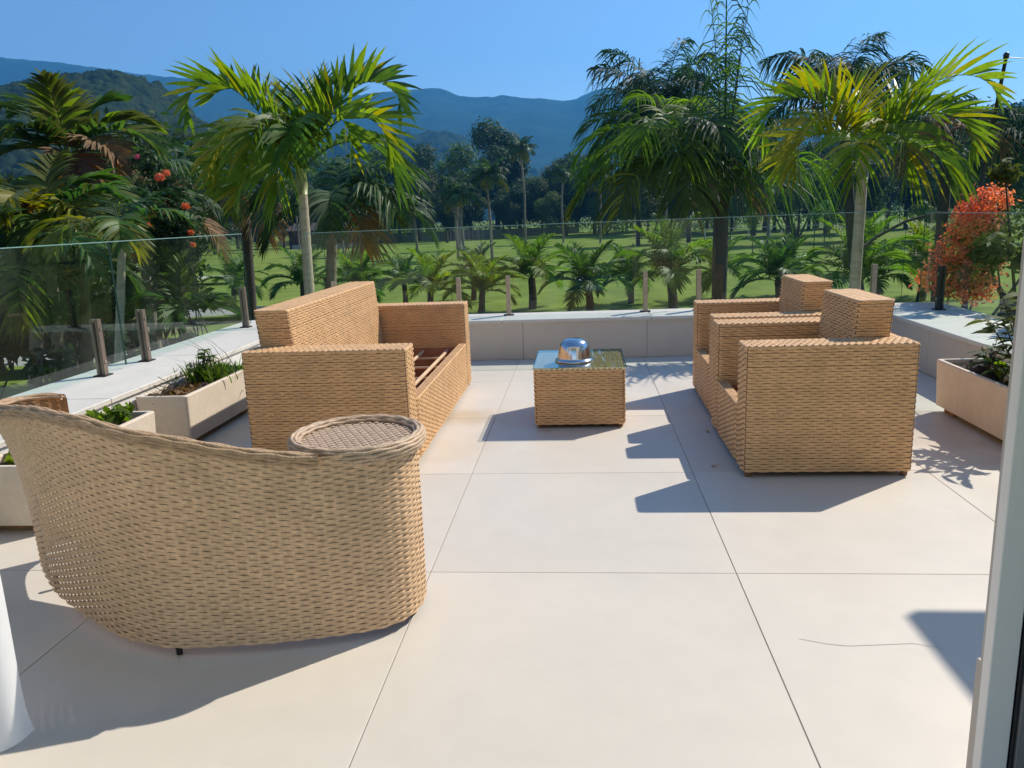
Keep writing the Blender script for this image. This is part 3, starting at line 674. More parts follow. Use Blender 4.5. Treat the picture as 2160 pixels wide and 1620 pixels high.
def palm(name, label, base, top, r0, r1, fronds, mats, barkm, cat='palm tree', group=None, shaft=None, ll=.5, lw=.018, nl=34, droop=.5, vee=.45, rings=.12, seed=0, mid=None, stem=.012, sweep=.6, curve=1.3, ragged=.12, plume=.12):
    """base/top in world; fronds: list of (azimuth, elevation, bend, length, material key)"""
    t = tag(empty(name, base), label, cat, group)
    b = np.array(base); T = np.array(top) - b
    pts = [(0, 0, 0)] + ([tuple(np.array(mid) - b)] if mid else []) + [tuple(T)]
    trunk_mesh(pts, r0, r1, rings, seed=seed).build('trunk', barkm, t, True)
    if shaft:
        m_ = MB(); tube(m_, [T + np.array([0, 0, -.05]), T + np.array([0, 0, shaft * .3]), T + np.array([0, 0, shaft])], [r1 * 1.05, r1 * 1.35, r1 * .8], 10); m_.build('crownshaft', SHAFT, t, True)
        T = T + np.array([0, 0, shaft * .85])
    for k, fr_ in enumerate(fronds):
        az, el, bd, L, mk = fr_[:5]; cv = fr_[5] if len(fr_) > 5 else curve; dp = fr_[6] if len(fr_) > 6 else droop
        mm = mats[mk] if isinstance(mats, dict) else mats
        mm = mm if isinstance(mm, list) else [mm]
        o_ = T + np.array([math.cos(R(az)), math.sin(R(az)), 0]) * r1 * .5
        me = frond_mesh(L, el, bd, nl, ll, lw, dp, vee, mm, seed * 101 + k, plume=plume, stem=stem, sweep=sweep, curve=cv, ragged=ragged).mesh('frond', mm)
        frond(t, o_, az, me)
    return t
def auto_fronds(n, L, seed, els=(75, -10), bends=(60, 95), keys=('g',), dead=0, azoff=0):
    g = np.random.default_rng(seed); o = []
    for k in range(n):
        q = k / max(1, n - 1); az = azoff + k * 137.5 + g.uniform(-14, 14)
        o.append((az, els[0] + (els[1] - els[0]) * q + g.uniform(-7, 7), bends[0] + (bends[1] - bends[0]) * q + g.uniform(-10, 10), L * g.uniform(.85, 1.1), keys[int(g.integers(len(keys)))]))
    for k in range(dead): o.append((g.uniform(0, 360), -25, 50, L * .8, 'd'))
    return o

def leaf_cloud(mb, clumps, n, size, seed, mi=0, asp=.45, hang=.0):
    """many single leaves spread through the volume of several clumps (cx,cy,cz,rx,ry,rz)"""
    g = np.random.default_rng(seed); cl = np.array(clumps, float)
    wgt = (cl[:, 3] * cl[:, 4] * cl[:, 5]) ** .75; idx = g.choice(len(cl), n, p=wgt / wgt.sum())
    d = g.normal(0, 1, (n, 3)); d /= np.linalg.norm(d, axis=1)[:, None]
    rad = g.uniform(.12, 1, n) ** .42
    c = cl[idx, :3] + d * cl[idx, 3:] * rad[:, None] * (1 + .12 * g.normal(0, 1, n))[:, None]
    nrm = d * .8 + g.normal(0, .55, (n, 3)) + np.array([0, 0, .35]); nrm /= np.linalg.norm(nrm, axis=1)[:, None]
    a = np.cross(nrm, g.normal(0, 1, (n, 3)) + np.array([0, 0, -hang * 3])); a /= np.linalg.norm(a, axis=1)[:, None] + 1e-9; b = np.cross(nrm, a)
    s = size * g.uniform(.6, 1.35, n)[:, None]
    V = np.stack([c - b * s, c + a * s * asp + nrm * s * .12, c + b * s, c - a * s * asp + nrm * s * .12], 1).reshape(-1, 3)
    i = np.arange(n) * 4; mb.add(V, np.stack([i, i + 1, i + 2, i + 3], 1), mi); return mb
def clump_set(n, R_, H, seed, r=(.28, .5), flat=.8):
    g = np.random.default_rng(seed); o = []
    for k in range(n):
        a = g.uniform(0, 6.283); q = math.sqrt(g.uniform(0, 1)) * R_ * .72; rr = R_ * g.uniform(*r)
        o.append((q * math.cos(a), q * math.sin(a), H * g.uniform(.25, .92) * (1 - .35 * q / R_), rr, rr, rr * flat))
    return o
def branches(mb, clumps, z0, r, seed, k=6):
    g = np.random.default_rng(seed)
    for c in clumps[:k]:
        p = np.array([0, 0, z0]); e = np.array(c[:3]); mdl = (p + e) / 2 + g.normal(0, .12, 3) * np.linalg.norm(e - p)
        tube(mb, [p, mdl, e], [r, r * .6, r * .15], 6)
    return mb

# ---- planter plants
def grass_tuft(par_label, loc, n, h, m, seed, name='grass_tuft', cat='plant', spread=.08, w_=.004, lean=.5, group=None, extra=None):
    g = np.random.default_rng(seed); mb = MB()
    for k in range(n):
        a = g.uniform(0, 6.283); p = np.array([g.normal(0, spread), g.normal(0, spread), 0]); l_ = h * g.uniform(.4, 1.1); ln = lean * g.uniform(.2, 1.4)
        s = np.linspace(0, 1, 5); P = p + np.outer(s, [0, 0, 1]) * l_ + np.outer(s ** 2, [math.cos(a), math.sin(a), -.35]) * l_ * ln
        blade(mb, P, w_ * g.uniform(.7, 1.5) * np.array([.8, 1, .9, .6, .05]), np.array([math.cos(a), math.sin(a), .6]))
    o = mb.build(name, m, None, loc=loc); return tag(o, par_label, cat, group)
sh = (-.02, 0, .31)
grass_tuft('tall clump of fresh green grass in the planter beside the sofa', (-2.06, 2.36, .305), 240, .17, G_BRT, 3, spread=.065, w_=.006)
grass_tuft('low mat of small weeds at the sofa end of the planter', (-2.05, 2.62, .30), 220, .12, G_BRT, 4, spread=.09, w_=.007, lean=.9, name='weed_patch')
grass_tuft('thin long grass stalks drooping over the planter front', (-1.97, 2.44, .30), 14, .46, G_OLIVE, 5, name='grass_stalks', spread=.06, w_=.0035, lean=1.25)
mb = MB(); leaf_cloud(mb, [(0, 0, .02, .10, .16, .03), (.02, -.15, .03, .09, .10, .04)], 150, .028, 6, 0)
tag(mb.build('dry_leaves', G_BROWN, None, loc=(-2.05, 2.0, .305)), 'curled brown dead leaves heaped in the near end of the planter', 'dead leaves')
g = np.random.default_rng(8); mb = MB()
for k in range(7):
    a = g.uniform(0, 6.28); tube(mb, [(g.normal(0, .05), g.normal(0, .08), 0), (g.normal(0, .05), g.normal(0, .08), .06), (.12 * math.cos(a), .12 * math.sin(a), g.uniform(.06, .16))], .0025, 4)
tag(mb.build('dead_twig', BARKD, None, loc=(-2.07, 1.93, .30)), 'bare dead twigs sticking out of the dry leaves in the planter', 'twig')
for k, (x, y, n, s, lab) in enumerate([(-2.05, 1.22, 90, .032, 'bright leafy seedling at the sofa end of the planter behind the tub chair'), (-2.08, 1.0, 120, .034, 'largest bushy seedling, middle of the planter behind the tub chair'), (-2.07, .76, 70, .028, 'small dull green seedling just above the tub chair rim'), (-2.06, .52, 90, .035, 'leafy seedling at the planter end hidden by the tub chair')]):
    mb = MB(); leaf_cloud(mb, [(0, 0, .05, .09, .10, .055), (.03, .04, .08, .05, .05, .04)], n, s, 30 + k, asp=.6); tag(mb.build('seedling', [G_LIME, G_LIME, G_OLIVE, G_LIME][k], None, loc=(x, y, .30)), lab, 'plant', 'seedlings in the planter behind the tub chair')
# right planter plants
def leafy_plant(name, label, loc, n, h, lf, m, seed, spread=.35, w_=.022, cat='plant', stems=5, group=None, per=9):
    g = np.random.default_rng(seed); t = tag(empty(name, loc), label, cat, group)
    sm = MB(); lm = MB()
    for k in range(stems):
        a = g.uniform(0, 6.28); tip = np.array([math.cos(a) * spread * g.uniform(.3, 1), math.sin(a) * spread * g.uniform(.3, 1), h * g.uniform(.7, 1.05)])
        mid = tip * .5 + np.array([0, 0, h * .12]); u = np.linspace(0, 1, 7); P = np.outer((1 - u) ** 2, [0, 0, 0]) + np.outer(2 * u * (1 - u), mid) + np.outer(u ** 2, tip)
        tube(sm, P, np.linspace(.007, .002, 7), 5)
        for j in range(per):
            q = g.uniform(.3, 1); p = np.array([np.interp(q, u, P[:, c]) for c in range(3)]); b = g.uniform(0, 6.28)
            D = np.array([math.cos(b), math.sin(b), g.uniform(-.1, .7)]); D /= np.linalg.norm(D); s = np.linspace(0, 1, 5); l_ = lf * g.uniform(.6, 1.2)
            blade(lm, p + np.outer(s, D) * l_ + np.outer(s ** 2, [0, 0, -1]) * l_ * .35, w_ * g.uniform(.8, 1.2) * np.array([.2, .9, 1, .65, .05]), np.array([0, 0, 1.]) + .3 * g.normal(0, 1, 3))
    sm.build('stem', BARKD, t); lm.build('leaves', m, t); return t
leafy_plant('weed', 'branching leafy weed rising from the grass clump in the planter beside the sofa', (-2.07, 2.28, .30), 0, .24, .07, [G_BRT], 44, .13, .010, stems=9, per=12)
leafy_plant('leafy_plant', 'tall leafy plant in the peach planter beside the door frame', (3.17, 1.78, .31), 0, .50, .16, [G_OLIVE], 41, .34, .019, stems=10, per=14)
leafy_plant('leafy_plant', 'dark spiky plant in the far part of the peach planter', (3.12, 2.12, .31), 0, .20, .12, [G_DEEP], 42, .13, .012, stems=7, per=8)
leafy_plant('leafy_plant', 'small bright green sprout at the centre of the peach planter', (3.11, 1.92, .31), 0, .14, .09, [G_LIME], 43, .08, .014, stems=4, per=7)

# ---- the two bright young palms just outside the parapet
LM = {'g': [G_LIME, G_YEL], 'y': [G_YEL, G_LIME], 'd': [G_BROWN, G_ORANGE], 'm': [G_MID, G_LIME], 'o': [G_ORANGE, G_YEL], 'k': [G_DEEP, G_MID]}
palm('young_palm', 'bright lime palm with a smooth pale trunk rising behind the sofa', (-3.05, 7.0, GZ), (-2.89, 7.0, 1.80), .085, .058,
     [(183, 61, 185, 2.1, 'g', 3.2), (-4, 57, 180, 2.0, 'm', 3.4), (172, 70, 120, 1.75, 'g', 2.4), (120, 78, 70, 1.35, 'g', 2), (70, 80, 70, 1.35, 'm', 2), (15, 66, 120, 1.8, 'g', 2.6), (262, 62, 150, 1.6, 'g', 1.3, .5), (238, 55, 150, 1.55, 'y', 1.4, .4), (285, 62, 155, 1.6, 'm', 1.3, .5), (318, 58, 160, 1.75, 'g', 1.7), (340, 50, 165, 1.85, 'g', 2.0), (352, 38, 135, 1.6, 'm', 1.6, .6), (205, 48, 140, 1.25, 'g'), (250, 20, 95, 1.3, 'g'), (275, 35, 130, 1.4, 'g', 1.3, .6)],
     LM, BARKL, shaft=.30, ll=.62, lw=.027, nl=21, droop=.14, vee=.85, seed=1, stem=.017, sweep=.95, mid=(-2.95, 7, -.6))
palm('young_palm', 'bright yellow-green palm behind the armchairs, fronds spreading against the sky', (3.44, 5.62, GZ), (3.50, 5.62, 1.66), .075, .050,
     [(178, 57, 195, 1.5, 'g', 2.2), (196, 36, 120, 1.05, 'y', 1.4), (160, 70, 95, 1.1, 'y', 2), (95, 80, 50, .85, 'y', 2), (-4, 54, 130, 1.55, 'g', 2.4), (-28, 45, 150, 1.25, 'g', 1.7), (24, 60, 125, 1.1, 'g', 2.0), (340, 18, 100, .95, 'm', 1.3, .7), (285, 38, 150, .95, 'g', 1.4, .6), (245, 28, 130, 1.0, 'g', 1.3, .6), (214, 45, 165, 1.35, 'y', 1.6, .4)],
     LM, BARKL, shaft=.28, ll=.50, lw=.018, nl=20, droop=.16, vee=.8, seed=2, stem=.015, sweep=.95)
# ---- big drooping palm with an upright spear
DM = {'g': [G_BRT, G_LIME], 'd': [G_OLIVE, G_BROWN], 'k': [G_DEEP, G_MID], 'y': [G_OLIVE, G_YEL]}
palm('drooping_palm', 'big dark green palm with curtains of hanging leaflets in the middle distance', (3.22, 12.3, GZ), (2.50, 12.5, 2.35), .10, .09,
     [(180, 50, 120, 2.3, 'g'), (195, 35, 115, 2.2, 'g'), (165, 62, 105, 2.2, 'k'), (215, 45, 130, 2.1, 'g'), (240, 55, 125, 2.0, 'g'), (265, 45, 130, 2.0, 'g'), (290, 55, 125, 1.9, 'k'), (320, 45, 120, 2.0, 'k'), (0, 45, 120, 2.0, 'k'), (30, 60, 100, 2.0, 'k'), (75, 72, 80, 2.0, 'g'), (120, 75, 80, 2.1, 'g'), (185, 5, 70, 2.3, 'y'), (225, 0, 75, 2.1, 'y'), (270, 0, 75, 2.0, 'd'), (320, 0, 80, 1.8, 'd')],
     DM, BARKD, ll=.8, lw=.022, nl=36, droop=.72, vee=.38, seed=3, mid=(3.24, 12.3, 1.2), stem=.02, rings=.1, sweep=.55)
palm('spear_palm', 'slim palm with tall upright spear leaves and wispy arching side leaves', (3.2, 12.0, GZ), (3.25, 12.0, 1.5), .10, .085,
     [(90, 89, 4, 4.1, 'k'), (200, 88, 8, 3.6, 'g'), (20, 87, 8, 3.4, 'k'), (300, 86, 8, 2.9, 'k'), (180, 74, 75, 2.0, 'k'), (5, 72, 80, 2.2, 'k'), (230, 66, 85, 1.7, 'k'), (340, 58, 95, 1.8, 'g'), (25, 50, 100, 1.7, 'k')],
     DM, BARKD, ll=1.0, lw=.012, nl=30, droop=1.15, vee=.9, seed=4, stem=.036, sweep=1.0, rings=.1, ragged=.4, plume=.5)

# ---- queen palms against the sky
QM = {'g': [G_BLUE, G_DEEP], 'd': [G_BROWN, G_OLIVE], 'k': [G_DEEP, G_BLUE]}
palm('queen_palm', 'tall feathery dark queen palm against the sky, behind the drooping palm', (5.32, 25, GZ), (3.45, 25, 4.5), .15, .12, auto_fronds(22, 3.1, 21, (80, -5), (70, 110), ('g', 'k')), QM, BARKD, mid=(5.32, 25, 1.6), ll=.9, lw=.022, nl=64, droop=.7, vee=.15, seed=5, stem=.03, ragged=.35, sweep=.7, plume=.55, cat='palm tree')
palm('queen_palm', 'tall queen palm whose plumes rise above the yellow-green palm', (8.62, 20, GZ), (7.75, 20, 4.15), .14, .13, [(175, 72, 105, 2.6, 'g'), (40, 78, 75, 2.6, 'g'), (-5, 58, 105, 2.5, 'k'), (100, 75, 80, 2.3, 'k'), (210, 55, 115, 2.2, 'g'), (260, 60, 120, 2.1, 'k'), (310, 55, 120, 2.1, 'g'), (150, 30, 105, 2.2, 'k'), (20, 25, 105, 2.1, 'k'), (240, 10, 90, 2.0, 'd'), (340, 5, 90, 2.0, 'k')], QM, BARKD, ll=.8, lw=.02, nl=64, droop=.75, vee=.15, seed=6, stem=.028, ragged=.35, plume=.55)
palm('queen_palm', 'half-bare dark palm with a thick trunk between the pole and the yellow-green palm', (9.75, 18, GZ), (9.72, 18, 3.0), .14, .13, [(170, 60, 120, 1.9, 'k'), (60, 70, 90, 1.8, 'g'), (330, 50, 125, 2.0, 'g'), (5, 45, 110, 1.9, 'g'), (230, 40, 125, 1.6, 'd'), (290, 20, 100, 1.8, 'd'), (200, 0, 90, 1.6, 'd'), (110, 50, 100, 1.7, 'k')], QM, BARKD, ll=.6, lw=.02, nl=44, droop=.8, vee=.2, seed=7, ragged=.35, plume=.5)
palm('queen_palm', 'feathery olive palm beyond the red shrub, behind the slanting pole', (11.6, 17, GZ), (11.55, 17, 2.4), .18, .13, auto_fronds(14, 2.1, 25, (75, -10), (80, 110), ('g', 'k', 'd')), QM, BARKD, ll=.6, lw=.02, nl=44, droop=.7, vee=.2, seed=8, ragged=.3, plume=.5)

# ---- the palms crowded beyond the side glass
SM = {'g': [G_MID, G_OLIVE], 'y': [G_YEL, G_OLIVE], 'd': [G_BROWN, G_ORANGE], 'k': [G_DEEP, G_MID], 'o': [G_ORANGE, G_BROWN], 'l': [G_OLIVE, G_LIME]}
palm('fishtail_palm', 'tallest dark palm with broad upright blades, crown high beside the wooded hill', (-7.3, 9.2, GZ), (-7.28, 9.0, 2.55), .11, .08,
     [(175, 62, 110, 2.2, 'k'), (150, 70, 100, 1.9, 'k'), (110, 78, 60, 1.4, 'y'), (60, 74, 70, 1.4, 'g'), (290, 78, 50, 1.3, 'l'), (20, 55, 90, 1.5, 'l'), (-8, 38, 90, 1.7, 'g'), (330, 25, 85, 1.6, 'd'), (210, 35, 90, 1.6, 'k'), (240, 20, 85, 1.4, 'k'), (260, 50, 100, 1.3, 'g'), (310, 5, 70, 1.3, 'd')], SM, BARK, ll=.55, lw=.040, nl=28, droop=.25, vee=.35, seed=10, sweep=1.0)
palm('fishtail_palm', 'mid-height palm with broad yellow-tinged fronds above the side glass', (-6.75, 7.1, GZ), (-6.42, 7.0, 1.55), .10, .07,
     [(100, 78, 60, 1.2, 'l'), (180, 50, 110, 1.5, 'd'), (160, 62, 95, 1.4, 'l'), (5, 52, 110, 1.35, 'g'), (330, 35, 105, 1.3, 'y'), (-5, 20, 95, 1.5, 'y'), (280, 55, 130, 1.2, 'y'), (300, 20, 105, 1.1, 'l'), (240, 45, 130, 1.2, 'd'), (210, 20, 95, 1.4, 'd'), (45, 65, 90, 1.2, 'g')], SM, BARK, ll=.46, lw=.036, nl=28, droop=.3, vee=.35, seed=11, sweep=1.0)
palm('fishtail_palm', 'palm with hanging rust-orange fronds at the edge of the wooded hill', (-7.4, 11, GZ), (-7.5, 11, 2.1), .10, .07,
     [(175, 50, 100, 1.7, 'o'), (0, 58, 120, 1.6, 'k'), (330, 45, 130, 1.5, 'o'), (280, 50, 140, 1.5, 'd'), (250, 40, 130, 1.4, 'k'), (60, 70, 80, 1.5, 'k'), (120, 70, 80, 1.5, 'g'), (310, 10, 85, 1.5, 'k'), (215, 20, 90, 1.5, 'd')], SM, BARK, ll=.5, lw=.022, nl=26, droop=.6, vee=.25, seed=12)
palm('arching_palm', 'low palm with one long bronze frond arching over the lawn', (-6.9, 8.9, GZ), (-6.5, 9, 1.55), .09, .06,
     [(-2, 22, 105, 1.9, 'd'), (15, 50, 110, 1.6, 'k'), (345, 55, 115, 1.5, 'k'), (180, 50, 110, 1.5, 'k'), (230, 45, 120, 1.4, 'g'), (280, 45, 125, 1.3, 'g'), (90, 70, 80, 1.4, 'k'), (140, 60, 90, 1.4, 'g'), (320, 20, 95, 1.3, 'y')], SM, BARK, ll=.42, lw=.022, nl=26, droop=.45, vee=.3, seed=13)
palm('leaning_palm', 'thin leaning palm whose pale trunk crosses the side glass by the first post', (-4.95, 5.0, GZ), (-4.15, 5.0, 1.35), .055, .04,
     [(175, 25, 95, 1.1, 'l'), (200, 40, 110, 1.0, 'y'), (0, 50, 110, .9, 'g'), (60, 65, 90, .9, 'k'), (130, 60, 90, .9, 'k'), (300, 40, 120, .9, 'g'), (250, 35, 110, .9, 'l')], SM, BARKL, ll=.3, lw=.018, nl=22, droop=.4, vee=.3, seed=14)
palm('clump_palm', 'palm with two-toned grey trunk low behind the glass, nearest the white curtain', (-7.0, 6.4, GZ), (-6.2, 6.5, 1.2), .10, .075, auto_fronds(11, 1.5, 31, (70, -15), (70, 110), ('k', 'g', 'l')), SM, BARK, ll=.42, lw=.024, nl=24, droop=.4, vee=.3, seed=15)
palm('clump_palm', 'slimmer grey-trunked palm just beside the two-toned one behind the glass', (-6.9, 7.7, GZ), (-6.3, 7.5, .95), .08, .06, auto_fronds(10, 1.4, 32, (70, -20), (70, 110), ('k', 'k', 'l', 'd')), SM, BARK, ll=.4, lw=.022, nl=24, droop=.4, vee=.3, seed=16)
palm('sprouting_palm', 'small fresh palm with pale arching leaves beside the grey path', (-4.85, 7.1, GZ), (-4.74, 7.05, .30), .06, .05,
     [(175, 35, 90, .75, 'l'), (10, 40, 90, .75, 'g'), (90, 85, 30, .8, 'l'), (60, 75, 40, .75, 'l'), (130, 70, 60, .7, 'g'), (200, 60, 95, .6, 'g'), (340, 55, 110, .6, 'k'), (290, 30, 110, .6, 'g'), (240, 30, 110, .6, 'k'), (355, 15, 40, .8, 'k')], SM, BARKD, ll=.3, lw=.022, nl=18, droop=.3, vee=.45, seed=17, sweep=1.2, cat='small palm')
palm('dark_palm', 'dark palm with a straight greenish trunk beyond the corner of the side glass', (-6.95, 14, GZ), (-6.72, 14, 2.1), .13, .10, [(170, 50, 110, 2.0, 'k'), (150, 65, 95, 1.9, 'k'), (200, 35, 105, 1.9, 'g'), (20, 60, 100, 1.7, 'k'), (340, 40, 115, 1.7, 'g'), (60, 70, 80, 1.7, 'k'), (100, 75, 70, 1.6, 'k'), (230, 20, 100, 1.8, 'k'), (280, 30, 120, 1.6, 'g'), (310, 0, 90, 1.7, 'd'), (250, -15, 60, 1.6, 'd')], SM, BARKD, ll=.65, lw=.022, nl=30, droop=.6, vee=.25, seed=18)
palm('dark_palm', 'brown-skirted palm with a leaning grey trunk right behind the lime palm', (-3.75, 9.2, GZ), (-3.15, 9.0, 1.65), .095, .075,
     [(-5, 55, 120, 1.7, 'k'), (350, 30, 105, 1.7, 'k'), (20, 60, 100, 1.6, 'k'), (330, 40, 125, 1.6, 'g'), (10, 15, 85, 1.7, 'k'), (180, 50, 120, 1.4, 'k'), (230, 40, 130, 1.3, 'k'), (285, 35, 130, 1.4, 'k'), (310, 5, 90, 1.3, 'd'), (80, 70, 80, 1.4, 'k'), (200, 5, 80, 1.2, 'k')], SM, BARK, ll=.55, lw=.022, nl=30, droop=.55, vee=.3, seed=19)

# ---- flowering shrubs beyond the side glass
def shrub(name, label, loc, clumps, n, size, m, seed, flower=None, cat='shrub', trunk=.04, asp=.42, group=None, k=6):
    t = tag(empty(name, loc), label, cat, group)
    mb = MB(); branches(mb, clumps, 0, trunk, seed, k); mb.build('branches', BARKD, t)
    leaf_cloud(MB(), clumps, n, size, seed, asp=asp).build('foliage', m, t)
    if flower:
        for (x, y, z, r, fm) in flower:
            leaf_cloud(MB(), [(x, y, z, r, r, r * .8)], 90, r * .38, seed + int(x * 50), asp=.5).build('flower_cluster', fm, t)
    return t
def cl(cx, cy, zlo, zhi, rx, n, seed, r=(.3, .55)):
    g = np.random.default_rng(seed); return [(cx + g.uniform(-rx, rx), cy + g.uniform(-rx, rx) * .7, g.uniform(zlo, zhi), *(np.array([1, 1, .85]) * rx * g.uniform(*r))) for _ in range(n)]
shrub('flowering_shrub', 'tall dark shrub dotted with red flowers behind the side glass', (-5.4, 8.3, GZ), [(.15, 0, 4.55, .38, .3, .25), (-.2, .05, 4.3, .36, .3, .28), (.25, 0, 4.15, .3, .28, .22), (-.35, 0, 3.9, .34, .3, .25), (.05, .05, 3.85, .36, .3, .3), (0, .1, 5.0, .28, .25, .25), (-.2, .05, 3.5, .34, .3, .3), (.2, .05, 3.4, .26, .26, .25), (-.3, .1, 5.35, .2, .2, .2)], 3200, .06, [G_DEEP], 51,
      [(.43, -.32, 4.70, .06, G_RED), (-.17, -.34, 4.46, .05, G_RED), (.45, -.3, 4.33, .045, G_RED), (.46, -.3, 4.16, .045, G_CORAL), (-.48, -.32, 4.03, .06, G_CORAL), (.04, -.22, 5.12, .075, G_CORAL), (.16, -.22, 5.17, .05, G_CORAL), (-.3, -.12, 5.42, .04, G_PINK)], trunk=.03, k=9)
shrub('leafy_shrub', 'dense dark shrub filling the space under the palms behind the side glass', (-7.0, 8.6, GZ), cl(0, 0, 2.3, 4.4, 1.0, 11, 52), 2700, .09, [G_DEEP], 52)
shrub('leafy_shrub', 'glossy shrub at the foot of the leaning palm behind the side glass', (-5.6, 6.2, GZ), cl(0, 0, 2.2, 3.7, .6, 8, 53), 1400, .08, [G_DEEP], 53)
shrub('leafy_shrub', 'shaded shrub behind the glass at the far side, nearest the curtain', (-7.9, 6.6, GZ), cl(0, 0, 2.6, 4.8, 1.1, 11, 54), 2700, .09, [G_DEEP], 54)
shrub('leafy_shrub', 'bushy undergrowth round the foot of the small fresh palm', (-4.7, 7.0, GZ), cl(0, 0, 2.1, 2.95, .34, 7, 55), 700, .06, [G_MID], 55, trunk=.02)
shrub('hedge_mound', 'rounded clipped hedge mound beside the grey path', (-20.5, 27, GZ), cl(0, 0, .5, 1.5, 3.4, 14, 56, (.3, .45)), 4200, .14, [G_OLIVE], 56, cat='hedge')
for k, (x, y, s, lab) in enumerate([(-14.5, 18.5, 3.6, 'dark round tree low behind the palms at the hillside'), (-24, 34, 4.2, 'broad dark tree behind the crowded palms'), (-62, 112, 6.5, 'dull purple-brown tree beyond the straight greenish trunk')]):
    shrub('garden_tree', lab, (x, y, GZ), cl(0, 0, s * .6, s * 1.75, s * .9, 12, 60 + k), 3600, .05 * s, [G_CAN if k != 2 else G_BROWN], 60 + k, cat='tree', trunk=.16)

# ---- shrubs at the other side
shrub('flowering_shrub', 'red and orange flowering shrub behind the glass by the black post', (4.40, 5.22, GZ), [(.04, .0, 4.12, .25, .25, .2), (-.12, 0, 3.88, .24, .24, .17), (.18, 0, 4.36, .20, .20, .16), (-.24, -.02, 3.62, .24, .24, .17), (.2, .05, 3.80, .24, .24, .2), (.05, -.05, 3.52, .26, .24, .16), (-.02, 0, 4.25, .16, .16, .16)], 4200, .024, [G_CORAL], 71, trunk=.03, asp=.5)
rs_ = bpy.data.objects['flowering_shrub.001']; leaf_cloud(MB(), [(.12, .05, 3.9, .34, .3, .32), (-.05, .05, 3.62, .32, .3, .2), (.25, .05, 4.1, .2, .2, .2)], 1500, .03, 171).build('green_leaves', G_OLIVE, rs_)
shrub('leafy_shrub', 'green leafy shrub growing beside the red flowering one', (4.68, 4.72, GZ), cl(0, 0, 3.1, 4.75, .34, 10, 72), 1700, .05, [G_OLIVE], 72, trunk=.04)
shrub('leafy_shrub', 'large leaved bush beyond the glass next to the door frame', (4.75, 3.5, GZ), cl(0, 0, 2.9, 4.5, .42, 10, 73), 1000, .085, [G_MID], 73, trunk=.04)
shrub('garden_tree', 'bushy brown-green tree beyond the slanting pole', (13.2, 19, GZ), cl(0, 0, 2.6, 5.6, 2.2, 14, 74), 4200, .12, [G_OLIVE], 74, cat='tree', trunk=.16)
shrub('garden_tree', 'large dark tree far behind the half-bare palm', (40, 84, GZ), cl(0, 0, 2.6, 11, 6.5, 16, 75), 5200, .32, [G_CAN], 75, cat='tree', trunk=.18)
shrub('garden_tree', 'dark bluish tree in the gap below the yellow-green palm', (27, 96, GZ), cl(0, 0, 2.6, 10, 6, 16, 76), 5200, .32, [G_CAN], 76, cat='tree', trunk=.18)
# curving bare branch and the slanting pole with its wire
t = tag(empty('slanting_pole', (8.62, 14, GZ)), 'thin dark pole leaning beyond the red shrub, a wire at its tip', 'pole')
m_ = MB(); tube(m_, [(-.10, 0, 0), (.02, 0, 4.3), (.31, 0, 7.05)], [.05, .045, .035], 8); m_.build('shaft', BLACKM, t, True)
m_ = MB(); lathe(m_, [(0, -.03), (.05, -.03), (.055, .05), (.03, .08), (0, .08)], 10, (.31, 0, 7.05)); m_.build('cap', BLACKM, t, True)
m_ = MB(); u = np.linspace(0, 1, 14); tube(m_, np.stack([.31 + u * 6, u * .6, 7.04 - .12 * np.sin(u * 3.1) - .25 * u], 1), .008, 4); m_.build('wire', BLACKM, t)
m_ = MB(); tube(m_, [(0, 0, 0), (.35, 0, .28), (.9, .1, .55), (1.5, .1, .70), (2.1, .2, .62), (2.7, .2, .72)], [.035, .03, .028, .022, .016, .008], 6); tube(m_, [(.0, 0, .02), (-.05, 0, -1.2), (0, .05, -3.5)], [.032, .034, .04], 6)
tag(m_.build('bare_tree', BARKD, None, True, loc=(5.84, 12.6, .45)), 'bare bent branch arching in front of the lawn beside the red shrub', 'tree')

# ---- dwarf palms in a row on the lawn beyond the back glass
SPM = {'g': [G_BRT, G_LIME], 'p': [G_LIME, G_YEL], 'k': [G_MID, G_BRT]}
dw = []
spec = [(-13.8, 36.0, 3.4, 'k', 'dwarf palm seen between the lime palm trunk and the corner glass post'), (-10.2, 34.5, 3.3, 'g', 'dwarf palm just beyond the sofa backrest top'), (-6.3, 31.5, 3.2, 'p', 'pale dwarf palm above the far sofa arm'), (-3.9, 31.0, 3.0, 'p', 'yellowish dwarf palm between the two middle glass posts'), (-1.7, 33.0, 3.9, 'g', 'upright fresh green dwarf palm behind the table, topmost tips pointing up'), (.95, 30.0, 3.5, 'k', 'full dark dwarf palm straight behind the steel bowl'), (4.6, 31.5, 4.3, 'g', 'tallest dwarf palm with silvery leaves before the drooping palm trunk'), (9.0, 31.0, 3.3, 'k', 'dwarf palm above the front arm of the farther armchair'), (11.6, 29.0, 4.2, 'g', 'large dwarf palm behind the farther armchair backrest'), (13.0, 31.0, 3.0, 'k', 'low spreading dwarf palm behind the yellow-green palm trunk'), (15.2, 32.0, 4.0, 'p', 'bright stubby dwarf palm before the corner of the back glass'), (-18.5, 38, 3.2, 'k', 'dwarf palm beside the straight greenish trunk'),
        (-8.4, 36.0, 2.9, 'k', 'low dark dwarf palm set back between the two pale ones'), (2.9, 34.0, 3.0, 'k', 'low dark dwarf palm set back beside the one behind the bowl'), (7.0, 34.5, 3.3, 'g', 'mid-green dwarf palm set back near the drooping palm trunk'), (-5.1, 37.5, 3.2, 'k', 'dark dwarf palm farthest back above the far sofa arm'), (10.3, 35.0, 3.2, 'k', 'dark dwarf palm set back behind the armchair arms'), (-12.0, 39.0, 3.1, 'g', 'dwarf palm set back past the lime palm trunk')]
DWK = {}
